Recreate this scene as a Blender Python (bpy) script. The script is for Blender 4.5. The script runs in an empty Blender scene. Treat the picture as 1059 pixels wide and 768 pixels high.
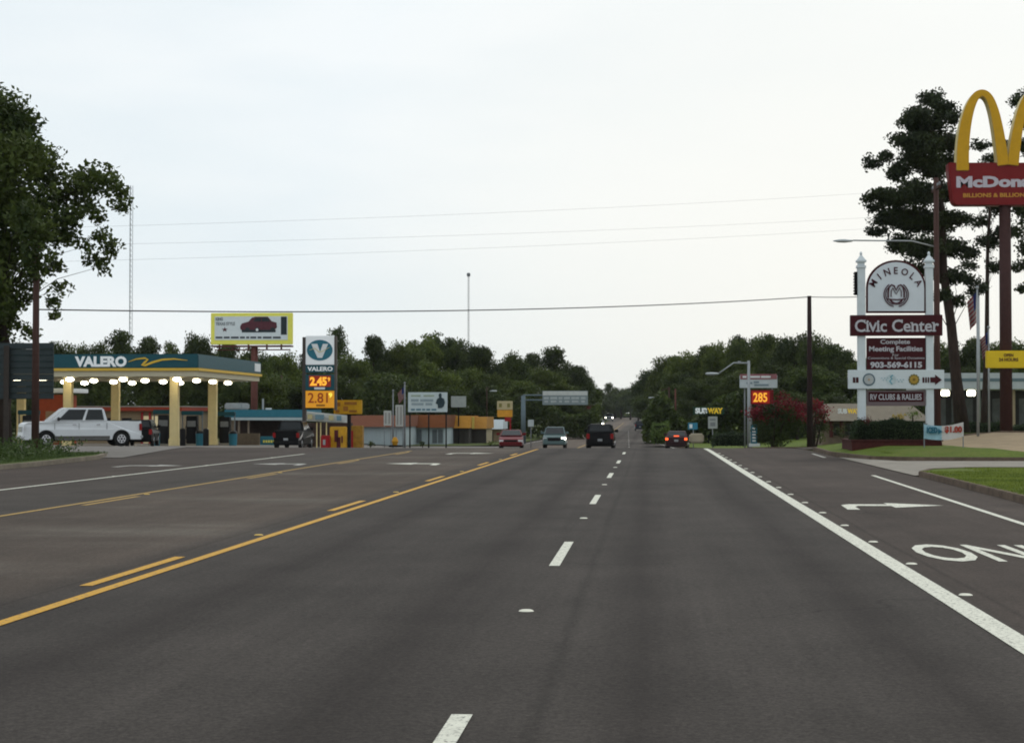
import bpy, bmesh, math, random
import numpy as np
from mathutils import Vector, Matrix
PI = math.pi
R = math.radians
random.seed(7)
scene = bpy.context.scene
COL = scene.collection

# ------------------------------------------------------------------ camera
FPX, CX, CY, H = 1812.0, 529.5, 384.0, 1.56
YAW = math.atan((671 - CX) / FPX)
PITCH = math.atan((427 - CY) / FPX)
cam_data = bpy.data.cameras.new("camera")
cam = bpy.data.objects.new("camera", cam_data)
COL.objects.link(cam)
cam.location = (0, 0, H)
cam.rotation_euler = (PI / 2 + PITCH, 0, YAW)
cam_data.sensor_width = 36
cam_data.lens = 36 * FPX / 1059
cam_data.clip_end = 9000
scene.camera = cam
CM = cam.rotation_euler.to_matrix()

def W(px, py, Y):
    d = CM @ Vector(((px - CX) / FPX, -(py - CY) / FPX, -1))
    return Vector((0, 0, H)) + d * (Y / d.y)

def G(px, py, z=0.0):
    d = CM @ Vector(((px - CX) / FPX, -(py - CY) / FPX, -1))
    return Vector((0, 0, H)) + d * ((z - H) / d.z)

TB = [(-400, 0), (74, 0), (80, -.03), (95, -.40), (121, -1.02), (140, -1.26), (170, -1.43), (220, -1.5),
      (324, -1.66), (450, -1.42), (600, -.76), (700, -.2), (900, 0), (7000, 0)]
def base(y):
    for (a, za), (b, zb) in zip(TB, TB[1:]):
        if a <= y <= b:
            return za + (zb - za) * (y - a) / (b - a)
    return 0
def clamp(t): return max(0., min(1., t))
def gz(x, y):
    z = base(y)
    if x > 8:
        z += 0.85 * clamp((x - 10.5) / 7) * clamp((y - 62) / 30)
    if x < -22 and y > 74:
        z -= .27 * base(y) * clamp((-22 - x) / 6)
    return z

# ------------------------------------------------------------------ materials
MATS = {}
def mat(name, c, rough=.6, var=.12, scale=3, metal=0, emit=None, es=0, bump=0, bscale=40, spec=.18, stretch=None):
    if name in MATS: return MATS[name]
    m = bpy.data.materials.new(name); m.use_nodes = True
    nt = m.node_tree; N = nt.nodes; L = nt.links
    b = N['Principled BSDF']
    b.inputs['Roughness'].default_value = rough
    b.inputs['Metallic'].default_value = metal
    b.inputs['Specular IOR Level'].default_value = spec
    tc = N.new('ShaderNodeTexCoord'); mp = N.new('ShaderNodeMapping')
    L.new(tc.outputs['Object'], mp.inputs[0])
    if stretch: mp.inputs['Scale'].default_value = stretch
    if var > 0:
        no = N.new('ShaderNodeTexNoise'); no.inputs['Scale'].default_value = scale
        no.inputs['Detail'].default_value = 6; no.inputs['Roughness'].default_value = .65
        L.new(mp.outputs[0], no.inputs['Vector'])
        mr = N.new('ShaderNodeMapRange')
        mr.inputs[1].default_value = .3; mr.inputs[2].default_value = .7
        mr.inputs[3].default_value = 1 - var; mr.inputs[4].default_value = 1 + var
        L.new(no.outputs[0], mr.inputs[0])
        mx = N.new('ShaderNodeMix'); mx.data_type = 'RGBA'; mx.blend_type = 'MULTIPLY'
        mx.inputs[0].default_value = 1
        mx.inputs[6].default_value = (*c, 1)
        L.new(mr.outputs[0], mx.inputs[7]); L.new(mx.outputs[2], b.inputs['Base Color'])
    else:
        b.inputs['Base Color'].default_value = (*c, 1)
    if emit:
        b.inputs['Emission Color'].default_value = (*emit, 1); b.inputs['Emission Strength'].default_value = es
    if bump:
        n2 = N.new('ShaderNodeTexNoise'); n2.inputs['Scale'].default_value = bscale; n2.inputs['Detail'].default_value = 5
        L.new(mp.outputs[0], n2.inputs['Vector'])
        bp = N.new('ShaderNodeBump'); bp.inputs['Strength'].default_value = bump; bp.inputs['Distance'].default_value = .05
        L.new(n2.outputs[0], bp.inputs['Height']); L.new(bp.outputs[0], b.inputs['Normal'])
    MATS[name] = m
    return m

def leafmat(name, c1, c2, scale=.5, trans=.25):
    if name in MATS: return MATS[name]
    m = bpy.data.materials.new(name); m.use_nodes = True
    nt = m.node_tree; N = nt.nodes; L = nt.links
    b = N['Principled BSDF']; b.inputs['Roughness'].default_value = .65; b.inputs['Specular IOR Level'].default_value = .25
    ge = N.new('ShaderNodeNewGeometry'); oi = N.new('ShaderNodeObjectInfo')
    tc = N.new('ShaderNodeTexCoord'); no = N.new('ShaderNodeTexNoise'); no.inputs['Scale'].default_value = scale
    no.inputs['Detail'].default_value = 3
    L.new(tc.outputs['Object'], no.inputs['Vector'])
    a = N.new('ShaderNodeMath'); a.operation = 'MULTIPLY_ADD'; a.inputs[1].default_value = .6
    L.new(ge.outputs['Random Per Island'], a.inputs[0])
    s = N.new('ShaderNodeMapRange'); s.inputs[1].default_value = .3; s.inputs[2].default_value = .7
    s.inputs[3].default_value = -.35; s.inputs[4].default_value = .75
    L.new(no.outputs[0], s.inputs[0]); L.new(s.outputs[0], a.inputs[2])
    mx = N.new('ShaderNodeMix'); mx.data_type = 'RGBA'
    mx.inputs[6].default_value = (*c1, 1); mx.inputs[7].default_value = (*c2, 1)
    L.new(a.outputs[0], mx.inputs[0]); mx.clamp_factor = True
    o = N.new('ShaderNodeMapRange'); o.inputs[3].default_value = .75; o.inputs[4].default_value = 1.25
    L.new(oi.outputs['Random'], o.inputs[0])
    m2 = N.new('ShaderNodeMix'); m2.data_type = 'RGBA'; m2.blend_type = 'MULTIPLY'; m2.inputs[0].default_value = 1
    L.new(mx.outputs[2], m2.inputs[6]); L.new(o.outputs[0], m2.inputs[7])
    L.new(m2.outputs[2], b.inputs['Base Color'])
    tr = N.new('ShaderNodeBsdfTranslucent'); L.new(m2.outputs[2], tr.inputs[0])
    ms = N.new('ShaderNodeMixShader'); ms.inputs[0].default_value = trans
    L.new(b.outputs[0], ms.inputs[1]); L.new(tr.outputs[0], ms.inputs[2])
    L.new(ms.outputs[0], N['Material Output'].inputs[0])
    MATS[name] = m
    return m

WHITE = mat('white_paint', (.72, .74, .74), .5, .06)
WHITE_LIT = mat('lit_white_panel', (.75, .77, .77), .4, .03, emit=(.9, .95, 1), es=.12)
TEAL = mat('teal_panel', (.012, .075, .095), .4, .08)
TEAL2 = mat('teal_roof', (.03, .16, .22), .5, .1)
YEL = mat('yellow_frame', (.85, .80, .14), .5, .06)
MAROON = mat('maroon_board', (.048, .003, .006), .45, .1)
BLACK = mat('black_paint', (.006, .006, .007), .3, .0)
RUBBER = mat('tyre_rubber', (.012, .012, .012), .8, .1)
GLASS = mat('vehicle_glass', (.008, .011, .013), .12, 0, spec=.3)
CHROME = mat('chrome', (.5, .5, .52), .2, 0, metal=.9)
STEEL = mat('galvanised_steel', (.33, .35, .36), .5, .1, metal=.4)
GREYPOST = mat('grey_post', (.2, .21, .22), .6, .12)
WOODPOLE = mat('pole_wood', (.055, .03, .024), .9, .3, 6, bump=.4, stretch=(1, 1, .1))
BARK = mat('bark', (.035, .025, .02), .95, .35, 5, bump=.8, bscale=12, stretch=(1, 1, .25))
PINEBARK = mat('pine_bark', (.04, .027, .022), .95, .35, 5, bump=.9, bscale=10, stretch=(1, 1, .3))
CREAM = mat('cream_column', (.78, .64, .33), .6, .06)
RUST = mat('rust_pole', (.12, .045, .035), .8, .2, 4)
BRICK = mat('dark_red_brick', (.065, .018, .016), .9, .3, 12, bump=.5)
WIRE = mat('cable', (.03, .03, .035), .7, 0)
RED = mat('red_paint', (.3, .012, .016), .45, .1)
DARK = mat('dark_interior', (.008, .008, .009), .9, 0)
CONC = mat('concrete_trim', (.3, .28, .24), .9, .15, 3, bump=.3)

# ------------------------------------------------------------------ objects
def tag(o, label=None, cat=None, group=None, kind=None):
    if label: o['label'] = label
    if cat: o['category'] = cat
    if group: o['group'] = group
    if kind: o['kind'] = kind
    return o
def empty(name, loc, label, cat, group=None, rz=0):
    o = bpy.data.objects.new(name, None); COL.objects.link(o)
    o.location = loc; o.rotation_euler = (0, 0, rz); o.empty_display_size = .3
    return tag(o, label, cat, group)
def origin_of(p):
    v = Vector((0, 0, 0))
    while p is not None:
        v = v + p.location; p = p.parent
    return v
def link_mesh(name, me, m, parent=None, local=False):
    o = bpy.data.objects.new(name, me); COL.objects.link(o)
    if m is not None:
        me.materials.clear(); me.materials.append(m)
    if parent is not None:
        if not local: me.transform(Matrix.Translation(-origin_of(parent)))
        o.parent = parent
    return o

class MB:
    def __init__(self): self.v = []; self.f = []
    def add(self, vs, fs):
        n = len(self.v); self.v += [tuple(v) for v in vs]; self.f += [[i + n for i in f] for f in fs]; return self
    def box(self, x0, x1, y0, y1, z0, z1):
        return self.add([(x, y, z) for z in (z0, z1) for x, y in ((x0, y0), (x1, y0), (x1, y1), (x0, y1))],
                        [(3, 2, 1, 0), (4, 5, 6, 7), (0, 1, 5, 4), (1, 2, 6, 5), (2, 3, 7, 6), (3, 0, 4, 7)])
    def boxpx(self, p0, r0, p1, r1, Y, d=.2):      # front face spans these picture points at depth Y
        a = W(p0, (r0 + r1) / 2, Y); b = W(p1, (r0 + r1) / 2, Y); c = W((p0 + p1) / 2, r0, Y); e = W((p0 + p1) / 2, r1, Y)
        return self.box(a.x, b.x, Y, Y + d, e.z, c.z)
    def tube(self, pts, rad, n=10, cap=True):
        pts = [Vector(p) for p in pts]
        if not hasattr(rad, '__len__'): rad = [rad] * len(pts)
        s = len(self.v); up = Vector((0, 0, 1))
        for i, p in enumerate(pts):
            t = (pts[min(i + 1, len(pts) - 1)] - pts[max(i - 1, 0)]).normalized()
            ref = up if abs(t.z) < .9 else Vector((1, 0, 0))
            u = t.cross(ref).normalized(); w = u.cross(t)
            for k in range(n):
                a = 2 * PI * k / n
                self.v.append(tuple(p + (u * math.cos(a) + w * math.sin(a)) * rad[i]))
        for i in range(len(pts) - 1):
            for k in range(n):
                k2 = (k + 1) % n
                self.f.append([s + i * n + k, s + i * n + k2, s + (i + 1) * n + k2, s + (i + 1) * n + k])
        if cap:
            self.f.append([s + k for k in range(n)][::-1]); self.f.append([s + (len(pts) - 1) * n + k for k in range(n)])
        return self
    def prism(self, poly, y0, y1):       # poly (x,z) extruded in y
        n = len(poly)
        return self.add([(x, y0, z) for x, z in poly] + [(x, y1, z) for x, z in poly],
                        [list(range(n)), list(range(n, 2 * n))[::-1]] + [[(i + 1) % n, i, i + n, (i + 1) % n + n] for i in range(n)])
    def ribbon(self, pts, w, y0, y1, closed=False):   # pts (x,z) a stroke with width
        n = len(pts); L_ = []; R_ = []
        if not hasattr(w, '__len__'): w = [w] * n
        for i in range(n):
            a = pts[(i - 1) % n] if closed else pts[max(i - 1, 0)]
            b = pts[(i + 1) % n] if closed else pts[min(i + 1, n - 1)]
            dx, dz = b[0] - a[0], b[1] - a[1]; l = math.hypot(dx, dz) or 1
            nx, nz = -dz / l * w[i] / 2, dx / l * w[i] / 2
            L_.append((pts[i][0] + nx, pts[i][1] + nz)); R_.append((pts[i][0] - nx, pts[i][1] - nz))
        vs = []
        for a, b in zip(L_, R_): vs += [(a[0], y0, a[1]), (b[0], y0, b[1]), (a[0], y1, a[1]), (b[0], y1, b[1])]
        fs = []
        m = n if closed else n - 1
        for i in range(m):
            p = 4 * i; q = 4 * ((i + 1) % n)
            fs += [(p, q, q + 1, p + 1), (p + 2, p + 3, q + 3, q + 2), (p, p + 2, q + 2, q), (p + 1, q + 1, q + 3, p + 3)]
        if not closed: fs += [(0, 1, 3, 2), (4 * n - 4, 4 * n - 2, 4 * n - 1, 4 * n - 3)]
        return self.add(vs, fs)
    def build(self, name, m, parent=None, bevel=0, smooth=False, local=False, loc=None):
        me = bpy.data.meshes.new(name); me.from_pydata(self.v, [], self.f)
        bm = bmesh.new(); bm.from_mesh(me); bmesh.ops.recalc_face_normals(bm, faces=bm.faces)
        if bevel:
            es = [e for e in bm.edges if e.is_manifold and e.calc_face_angle(0) > .5]
            bmesh.ops.bevel(bm, geom=es, offset=bevel, segments=2, affect='EDGES', clamp_overlap=True)
        bm.to_mesh(me); bm.free()
        if loc is None and parent is None and not local:      # origin at the base
            a = np.array(self.v); loc = (float(a[:, 0].mean()), float(a[:, 1].mean()), float(a[:, 2].min()))
        if loc is not None: me.transform(Matrix.Translation(-Vector(loc)))
        o = link_mesh(name, me, m, parent, local or loc is not None)
        if loc is not None and parent is None: o.location = loc
        if smooth:
            for p in me.polygons: p.use_smooth = True
        return o

def text_mesh(s, bold=0.0, extrude=0.0):
    cu = bpy.data.curves.new('t', 'FONT'); cu.body = s; cu.offset = bold; cu.extrude = extrude; cu.resolution_u = 3
    t = bpy.data.objects.new('t', cu); COL.objects.link(t)
    bpy.context.view_layer.update()
    me = bpy.data.meshes.new_from_object(t.evaluated_get(bpy.context.evaluated_depsgraph_get()))
    bpy.data.objects.remove(t); bpy.data.curves.remove(cu)
    return me
def text_box(s, x0, x1, z0, z1, y, m, parent, bold=.02, name='lettering', dep=.012):
    me = text_mesh(s, bold, dep)
    a = np.array([v.co[:] for v in me.vertices]); lo = a.min(0); hi = a.max(0)
    for v in me.vertices:
        x, h, e = v.co
        v.co = (x0 + (x - lo[0]) / (hi[0] - lo[0]) * (x1 - x0), y - e, z0 + (h - lo[1]) / (hi[1] - lo[1]) * (z1 - z0))
    me.name = name
    return link_mesh(name, me, m, parent)
def textpx(s, p0, r0, p1, r1, Y, m, parent, bold=.02, name='lettering', dep=.012):
    a = W(p0, (r0 + r1) / 2, Y); b = W(p1, (r0 + r1) / 2, Y)
    return text_box(s, a.x, b.x, W(p0, r1, Y).z, W(p0, r0, Y).z, Y - .012, m, parent, bold, name, dep)

def px2(p, r, Y):
    v = W(p, r, Y); return (v.x, v.z)

def sheet(name, poly, off, m, hf=None, step=4.0, parent=None, kind='structure', fine=0):
    hf = hf or (lambda x, y: gz(x, y))
    bm = bmesh.new()
    f = bm.faces.new([bm.verts.new((x, y, 0)) for x, y in poly])
    bmesh.ops.triangulate(bm, faces=[f])
    ys = [p[1] for p in poly]; xs = [p[0] for p in poly]
    cuts = [t[0] for t in TB if min(ys) < t[0] < max(ys)] + [62, 92]
    for c in cuts:
        bmesh.ops.bisect_plane(bm, geom=bm.verts[:] + bm.edges[:] + bm.faces[:], plane_co=(0, c, 0), plane_no=(0, 1, 0))
    for c in (-28, -22, 8, 10.5, 17.5):
        if min(xs) < c < max(xs):
            bmesh.ops.bisect_plane(bm, geom=bm.verts[:] + bm.edges[:] + bm.faces[:], plane_co=(c, 0, 0), plane_no=(1, 0, 0))
    if step:
        c = max(xs[0], 10.5)
        x = 10.5 + step
        while x < min(max(xs), 60) :
            if x > min(xs): bmesh.ops.bisect_plane(bm, geom=bm.verts[:] + bm.edges[:] + bm.faces[:], plane_co=(x, 0, 0), plane_no=(1, 0, 0))
            x += step
        y = 62 + step
        while y < min(max(ys), 92):
            if y > min(ys): bmesh.ops.bisect_plane(bm, geom=bm.verts[:] + bm.edges[:] + bm.faces[:], plane_co=(0, y, 0), plane_no=(0, 1, 0))
            y += step
    if fine:
        for ax, (lo, hi) in enumerate(((min(xs), max(xs)), (min(ys), max(ys)))):
            c = lo + fine
            while c < hi:
                p = [0, 0, 0]; q = [0, 0, 0]; p[ax] = c; q[ax] = 1
                bmesh.ops.bisect_plane(bm, geom=bm.verts[:] + bm.edges[:] + bm.faces[:], plane_co=p, plane_no=q); c += fine
    for v in bm.verts: v.co.z = hf(v.co.x, v.co.y) + off
    bmesh.ops.recalc_face_normals(bm, faces=bm.faces)
    for f in bm.faces:
        if f.normal.z < 0: f.normal_flip()
    me = bpy.data.meshes.new(name); bm.to_mesh(me); bm.free()
    o = link_mesh(name, me, m, parent)
    if parent is None: o['kind'] = kind
    return o

def kerb(name, pts, w=.16, h=.13, m=None):
    """kerb stone along points (x, y); extruded real step"""
    mb = MB(); n = len(pts); sec = []
    P = []
    for i in range(n - 1):
        a, b = Vector(pts[i]), Vector(pts[i + 1]); k = max(1, int((b - a).length / 3))
        P += [a + (b - a) * j / k for j in range(k)]
    P.append(Vector(pts[-1])); n = len(P)
    for i in range(n):
        t = (P[min(i + 1, n - 1)] - P[max(i - 1, 0)]).normalized(); nn = Vector((-t.y, t.x))
        a = P[i] + nn * w / 2; b = P[i] - nn * w / 2; z = gz(P[i].x, P[i].y)
        sec.append([(a.x, a.y, z - .1), (a.x, a.y, z + h), (b.x, b.y, z + h), (b.x, b.y, z - .1)])
    vs = [v for s in sec for v in s]; fs = []
    for i in range(n - 1):
        for k in range(3): fs.append((4 * i + k, 4 * i + k + 1, 4 * i + 5 + k, 4 * i + 4 + k))
    fs += [(0, 1, 2, 3), (4 * n - 1, 4 * n - 2, 4 * n - 3, 4 * n - 4)]
    mb.add(vs, fs)
    o = mb.build(name, m or KERB, bevel=.02); o['kind'] = 'structure'
    return o
KERB = mat('kerb_concrete', (.13, .095, .07), .95, .35, 2.5, bump=.5, bscale=20)
# ------------------------------------------------------------------ asphalt
def asphalt(name, near=True):
    m = bpy.data.materials.new(name); m.use_nodes = True
    nt = m.node_tree; N = nt.nodes; L = nt.links; b = N['Principled BSDF']
    b.inputs['Roughness'].default_value = .92; b.inputs['Specular IOR Level'].default_value = .10
    tc = N.new('ShaderNodeTexCoord'); co = tc.outputs['Object']
    sx = N.new('ShaderNodeSeparateXYZ'); L.new(co, sx.inputs[0])
    def noise(scale, detail=5, st=(1, 1, 1), rough=.6):
        mp = N.new('ShaderNodeMapping'); mp.inputs['Scale'].default_value = st; L.new(co, mp.inputs[0])
        n = N.new('ShaderNodeTexNoise'); n.inputs['Scale'].default_value = scale; n.inputs['Detail'].default_value = detail
        n.inputs['Roughness'].default_value = rough; L.new(mp.outputs[0], n.inputs['Vector']); return n.outputs[0]
    def rng(x, a, b_, c, d):
        r = N.new('ShaderNodeMapRange'); r.inputs[1].default_value = a; r.inputs[2].default_value = b_
        r.inputs[3].default_value = c; r.inputs[4].default_value = d; L.new(x, r.inputs[0]); return r.outputs[0]
    def mth(op, x, y):
        t = N.new('ShaderNodeMath'); t.operation = op
        for i, q in enumerate((x, y)):
            if isinstance(q, (int, float)): t.inputs[i].default_value = q
            else: L.new(q, t.inputs[i])
        return t.outputs[0]
    # colour zones across the road: wheel paths, a browner worn turn lane, a browner turn pocket
    wob = mth('MULTIPLY', mth('SUBTRACT', noise(.12, 3, (1, .35, 1)), .5), .9)
    xx = mth('ADD', sx.outputs[0], wob)
    f = rng(xx, -20, 8, 0, 1)
    cr = N.new('ShaderNodeValToRGB'); L.new(f, cr.inputs[0])
    def X(x): return (x + 20) / 28
    lane = (.052, .0445, .0395); dk = (.036, .030, .0268); br = (.074, .058, .047); br2 = (.060, .047, .040)
    st = [(-20, br2), (-13.3, br2), (-12.9, (.063, .053, .046)), (-10, (.057, .049, .043)), (-9.6, br), (-5.6, br), (-5.0, lane),
          (-4.1, lane), (-3.7, dk), (-3.2, lane), (-2.2, lane), (-1.75, dk), (-1.3, lane), (-.5, lane), (-.1, dk), (.35, lane),
          (1.2, lane), (1.65, dk), (2.1, lane), (2.5, lane), (2.75, br2), (8, br2)]
    el = cr.color_ramp.elements
    el[0].position = X(st[0][0]); el[0].color = (*st[0][1], 1); el[1].position = 1; el[1].color = (*st[-1][1], 1)
    for x, c in st[1:-1]:
        e = el.new(X(x)); e.color = (*c, 1)
    big = mth('MULTIPLY', rng(noise(.22, 6, (1, .5, 1)), .3, .7, .78, 1.22), rng(noise(.9, 6, (1, .6, 1)), .35, .65, .90, 1.10))
    mid = rng(noise(1.4, 5, (1, .5, 1)), .25, .75, .93, 1.07)
    strk = mth('MULTIPLY', rng(noise(2.2, 3, (1, .02, 1)), .3, .7, .91, 1.09), rng(noise(9, 3, (1, .03, 1)), .3, .7, .95, 1.05))
    fine = mth('MULTIPLY', rng(noise(55, 3), .3, .7, .74, 1.28), mth('MULTIPLY', rng(noise(17, 4), .3, .7, .80, 1.22), rng(noise(32, 2), .35, .65, .86, 1.16)))
    grit = rng(noise(140, 2), .62, .72, 1, 1.5)
    k = mth('MULTIPLY', mth('MULTIPLY', mth('MULTIPLY', big, mid), strk), mth('MULTIPLY', fine, grit))
    # paving seam, a thin dark wandering line beside the dashes
    sw = mth('ADD', sx.outputs[0], mth('MULTIPLY', mth('SUBTRACT', noise(.25, 3, (1, 1, 1)), .5), .10))
    def seam(x0, w, a):
        return rng(mth('ABSOLUTE', mth('SUBTRACT', sw, x0), 0), 0, w, a, 1)
    k = mth('MULTIPLY', k, seam(-.58, .07, .80)); k = mth('MULTIPLY', k, seam(2.85, .05, .7)); k = mth('MULTIPLY', k, seam(-5.25, .04, .75))
    # hairline cracks
    vo = N.new('ShaderNodeTexVoronoi'); vo.feature = 'DISTANCE_TO_EDGE'; vo.inputs['Scale'].default_value = .22
    vm = N.new('ShaderNodeVectorMath'); vm.operation = 'ADD'
    nn = N.new('ShaderNodeTexNoise'); nn.inputs['Scale'].default_value = .8; nn.inputs['Detail'].default_value = 6; L.new(co, nn.inputs['Vector'])
    vs = N.new('ShaderNodeVectorMath'); vs.operation = 'SCALE'; vs.inputs['Scale'].default_value = 2.2
    L.new(nn.outputs['Color'], vs.inputs[0]); L.new(vs.outputs[0], vm.inputs[0]); L.new(co, vm.inputs[1]); L.new(vm.outputs[0], vo.inputs['Vector'])
    cg = rng(noise(.1, 2), .52, .62, 0, .28)
    ck = mth('SUBTRACT', 1, mth('MULTIPLY', rng(vo.outputs['Distance'], 0, .009, 1, 0), cg))
    k = mth('MULTIPLY', k, ck)
    # paler, older surface past the junction
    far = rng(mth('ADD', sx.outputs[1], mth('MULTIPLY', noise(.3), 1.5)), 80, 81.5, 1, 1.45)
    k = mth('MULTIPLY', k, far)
    # light dust in the turn lane
    dust = mth('MULTIPLY', rng(noise(.3, 6, (.35, 1, 1)), .5, .68, 0, .55), rng(mth('ABSOLUTE', mth('ADD', xx, 7.6), 0), 1.6, 2.6, 1, 0))
    mx = N.new('ShaderNodeMix'); mx.data_type = 'RGBA'; L.new(dust, mx.inputs[0]); L.new(cr.outputs[0], mx.inputs[6]); mx.inputs[7].default_value = (.135, .12, .10, 1)
    m2 = N.new('ShaderNodeMix'); m2.data_type = 'RGBA'; m2.blend_type = 'MULTIPLY'; m2.inputs[0].default_value = 1
    L.new(mx.outputs[2], m2.inputs[6]); L.new(k, m2.inputs[7]); L.new(m2.outputs[2], b.inputs['Base Color'])
    bp = N.new('ShaderNodeBump'); bp.inputs['Strength'].default_value = .35; bp.inputs['Distance'].default_value = .01
    L.new(noise(90, 3), bp.inputs['Height']); L.new(bp.outputs[0], b.inputs['Normal'])
    return m
ASPH = asphalt('asphalt')
def worn(name, c, thr=.36, gain=1.0):
    m = mat(name, c, .7, .08, 6)
    nt = m.node_tree; N = nt.nodes; L = nt.links; b = N['Principled BSDF']
    src = b.inputs['Base Color'].links[0].from_socket
    tc = N.new('ShaderNodeTexCoord'); n = N.new('ShaderNodeTexNoise'); n.inputs['Scale'].default_value = 26; n.inputs['Detail'].default_value = 6
    n.inputs['Roughness'].default_value = .7
    L.new(tc.outputs['Object'], n.inputs['Vector'])
    r = N.new('ShaderNodeMapRange'); r.inputs[1].default_value = thr - .06; r.inputs[2].default_value = thr + .06; L.new(n.outputs[0], r.inputs[0])
    mx = N.new('ShaderNodeMix'); mx.data_type = 'RGBA'; mx.inputs[6].default_value = (.11, .10, .09, 1)
    L.new(r.outputs[0], mx.inputs[0]); L.new(src, mx.inputs[7]); L.new(mx.outputs[2], b.inputs['Base Color'])
    return m
PWHITE = worn('white_road_paint', (.66, .65, .55), .41)
PWHITE2 = worn('faded_white_road_paint', (.42, .41, .37), .42)
PYEL = worn('yellow_road_paint', (.58, .31, .03), .41)
PYEL2 = worn('faded_yellow_road_paint', (.40, .25, .06), .42)

def grassmat(name, c1, c2, soil=(.12, .09, .05), amt=.0):
    m = bpy.data.materials.new(name); m.use_nodes = True
    nt = m.node_tree; N = nt.nodes; L = nt.links; b = N['Principled BSDF']; b.inputs['Roughness'].default_value = .9
    b.inputs['Specular IOR Level'].default_value = .1
    tc = N.new('ShaderNodeTexCoord')
    def noise(s, d=5):
        n = N.new('ShaderNodeTexNoise'); n.inputs['Scale'].default_value = s; n.inputs['Detail'].default_value = d
        n.inputs['Roughness'].default_value = .7; L.new(tc.outputs['Object'], n.inputs['Vector']); return n
    n1 = noise(.5, 8); n2 = noise(14, 5)
    ad = N.new('ShaderNodeMath'); ad.operation = 'ADD'; L.new(n1.outputs[0], ad.inputs[0]); L.new(n2.outputs[0], ad.inputs[1])
    r = N.new('ShaderNodeMapRange'); r.inputs[1].default_value = .75; r.inputs[2].default_value = 1.25; L.new(ad.outputs[0], r.inputs[0])
    mx = N.new('ShaderNodeMix'); mx.data_type = 'RGBA'; mx.inputs[6].default_value = (*c1, 1); mx.inputs[7].default_value = (*c2, 1)
    L.new(r.outputs[0], mx.inputs[0])
    n3 = noise(.25, 6); r3 = N.new('ShaderNodeMapRange'); r3.inputs[1].default_value = .55; r3.inputs[2].default_value = .7
    r3.inputs[4].default_value = amt; L.new(n3.outputs[0], r3.inputs[0])
    m2 = N.new('ShaderNodeMix'); m2.data_type = 'RGBA'; L.new(r3.outputs[0], m2.inputs[0]); L.new(mx.outputs[2], m2.inputs[6]); m2.inputs[7].default_value = (*soil, 1)
    L.new(m2.outputs[2], b.inputs['Base Color'])
    bp = N.new('ShaderNodeBump'); bp.inputs['Strength'].default_value = .9; bp.inputs['Distance'].default_value = .05
    L.new(n2.outputs[0], bp.inputs['Height']); L.new(bp.outputs[0], b.inputs['Normal'])
    return m
LAWN = grassmat('lawn_grass', (.055, .09, .012), (.14, .18, .028), amt=.4)
ROUGHG = grassmat('rough_grass', (.05, .07, .02), (.10, .12, .035), amt=.7)
GRAVEL = mat('tan_gravel', (.30, .225, .14), .95, .22, 1.2, bump=.5, bscale=30)
DRIVE = mat('driveway_concrete', (.25, .225, .19), .9, .2, 1.0, bump=.3, bscale=20)
APRON = mat('forecourt_concrete', (.17, .155, .14), .9, .2, .8, bump=.2)

# ------------------------------------------------------------------ ground
g = sheet('ground', [(-1500, -60), (1500, -60), (1500, 2500), (-1500, 2500)], -.07, ROUGHG)
# main road: follows the valley, narrows past the junction and bends a little to the left
def redge(y):
    P = [(-60, 6.35), (46, 6.6), (80, 6.7), (100, 5.6), (125, 4.4), (140, 2.6), (170, 1.6), (220, .6), (324, -.5), (450, -1.5), (600, -2.8), (700, -3.8)]
    for (a, x), (b, w) in zip(P, P[1:]):
        if a <= y <= b: return x + (w - x) * (y - a) / (b - a)
    return P[-1][1]
def ledge(y):
    P = [(-60, -17.2), (50, -17.9), (66, -19.5), (80, -22), (95, -19), (110, -15.6), (140, -13.2), (170, -12.6), (220, -12), (324, -12), (450, -12), (600, -13), (700, -14)]
    for (a, x), (b, w) in zip(P, P[1:]):
        if a <= y <= b: return x + (w - x) * (y - a) / (b - a)
    return P[-1][1]
YS = [-60, -20, 20, 50, 66, 74, 80, 95, 100, 110, 121, 125, 140, 170, 220, 270, 324, 390, 450, 520, 600, 700]
poly = [(redge(y), y) for y in YS] + [(ledge(y), y) for y in reversed(YS)]
def strip(name, ys, lf, rf, off, m, parent=None, kind='structure'):
    vs = []; fs = []
    for y in ys:
        l, r = lf(y), rf(y)
        for i in range(5):
            x = l + (r - l) * i / 4; vs.append((x, y, base(y) + off))
    for j in range(len(ys) - 1):
        for i in range(4): a = j * 5 + i; fs.append((a, a + 1, a + 6, a + 5))
    me = bpy.data.meshes.new(name); me.from_pydata(vs, [], fs)
    o = link_mesh(name, me, m, parent)
    if parent is None: o['kind'] = kind
    return o
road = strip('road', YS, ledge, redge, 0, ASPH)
# markings are parts of the road
def line(name, x, y0, y1, w, m, ys=None):
    ys = sorted(set([y0, y1] + [t for t in YS if y0 < t < y1]))
    fx = x if callable(x) else (lambda y: x)
    return strip(name, ys, lambda y: fx(y) - w / 2, lambda y: fx(y) + w / 2, .006, m, road)
line('edge_line', 2.51, -8, 78.5, .2, PWHITE)
def poc(y):    # right edge line of the turn pocket
    return 5.15 + (y - 20) * .018
line('edge_line', poc, 8, 44.5, .11, PWHITE)
line('edge_line', lambda y: 6.1 + (y - 60) * .02, 62, 68, .11, PWHITE2)
line('centre_line', -4.80, -8, 76, .12, PYEL)
line('centre_line', -9.78, 8, 72, .12, PYEL2)
line('edge_line', -13.1, 8, 66, .13, PWHITE)
for k in range(6):
    y0 = 5.7 + 12.19 * k
    line('lane_dash', -.965, y0, y0 + 3.35, .11, PWHITE)
for k in range(5):
    y0 = 15.5 + 12.19 * k
    line('turn_lane_dash', -5.07, y0, y0 + 3.2, .12, PYEL)
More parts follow.
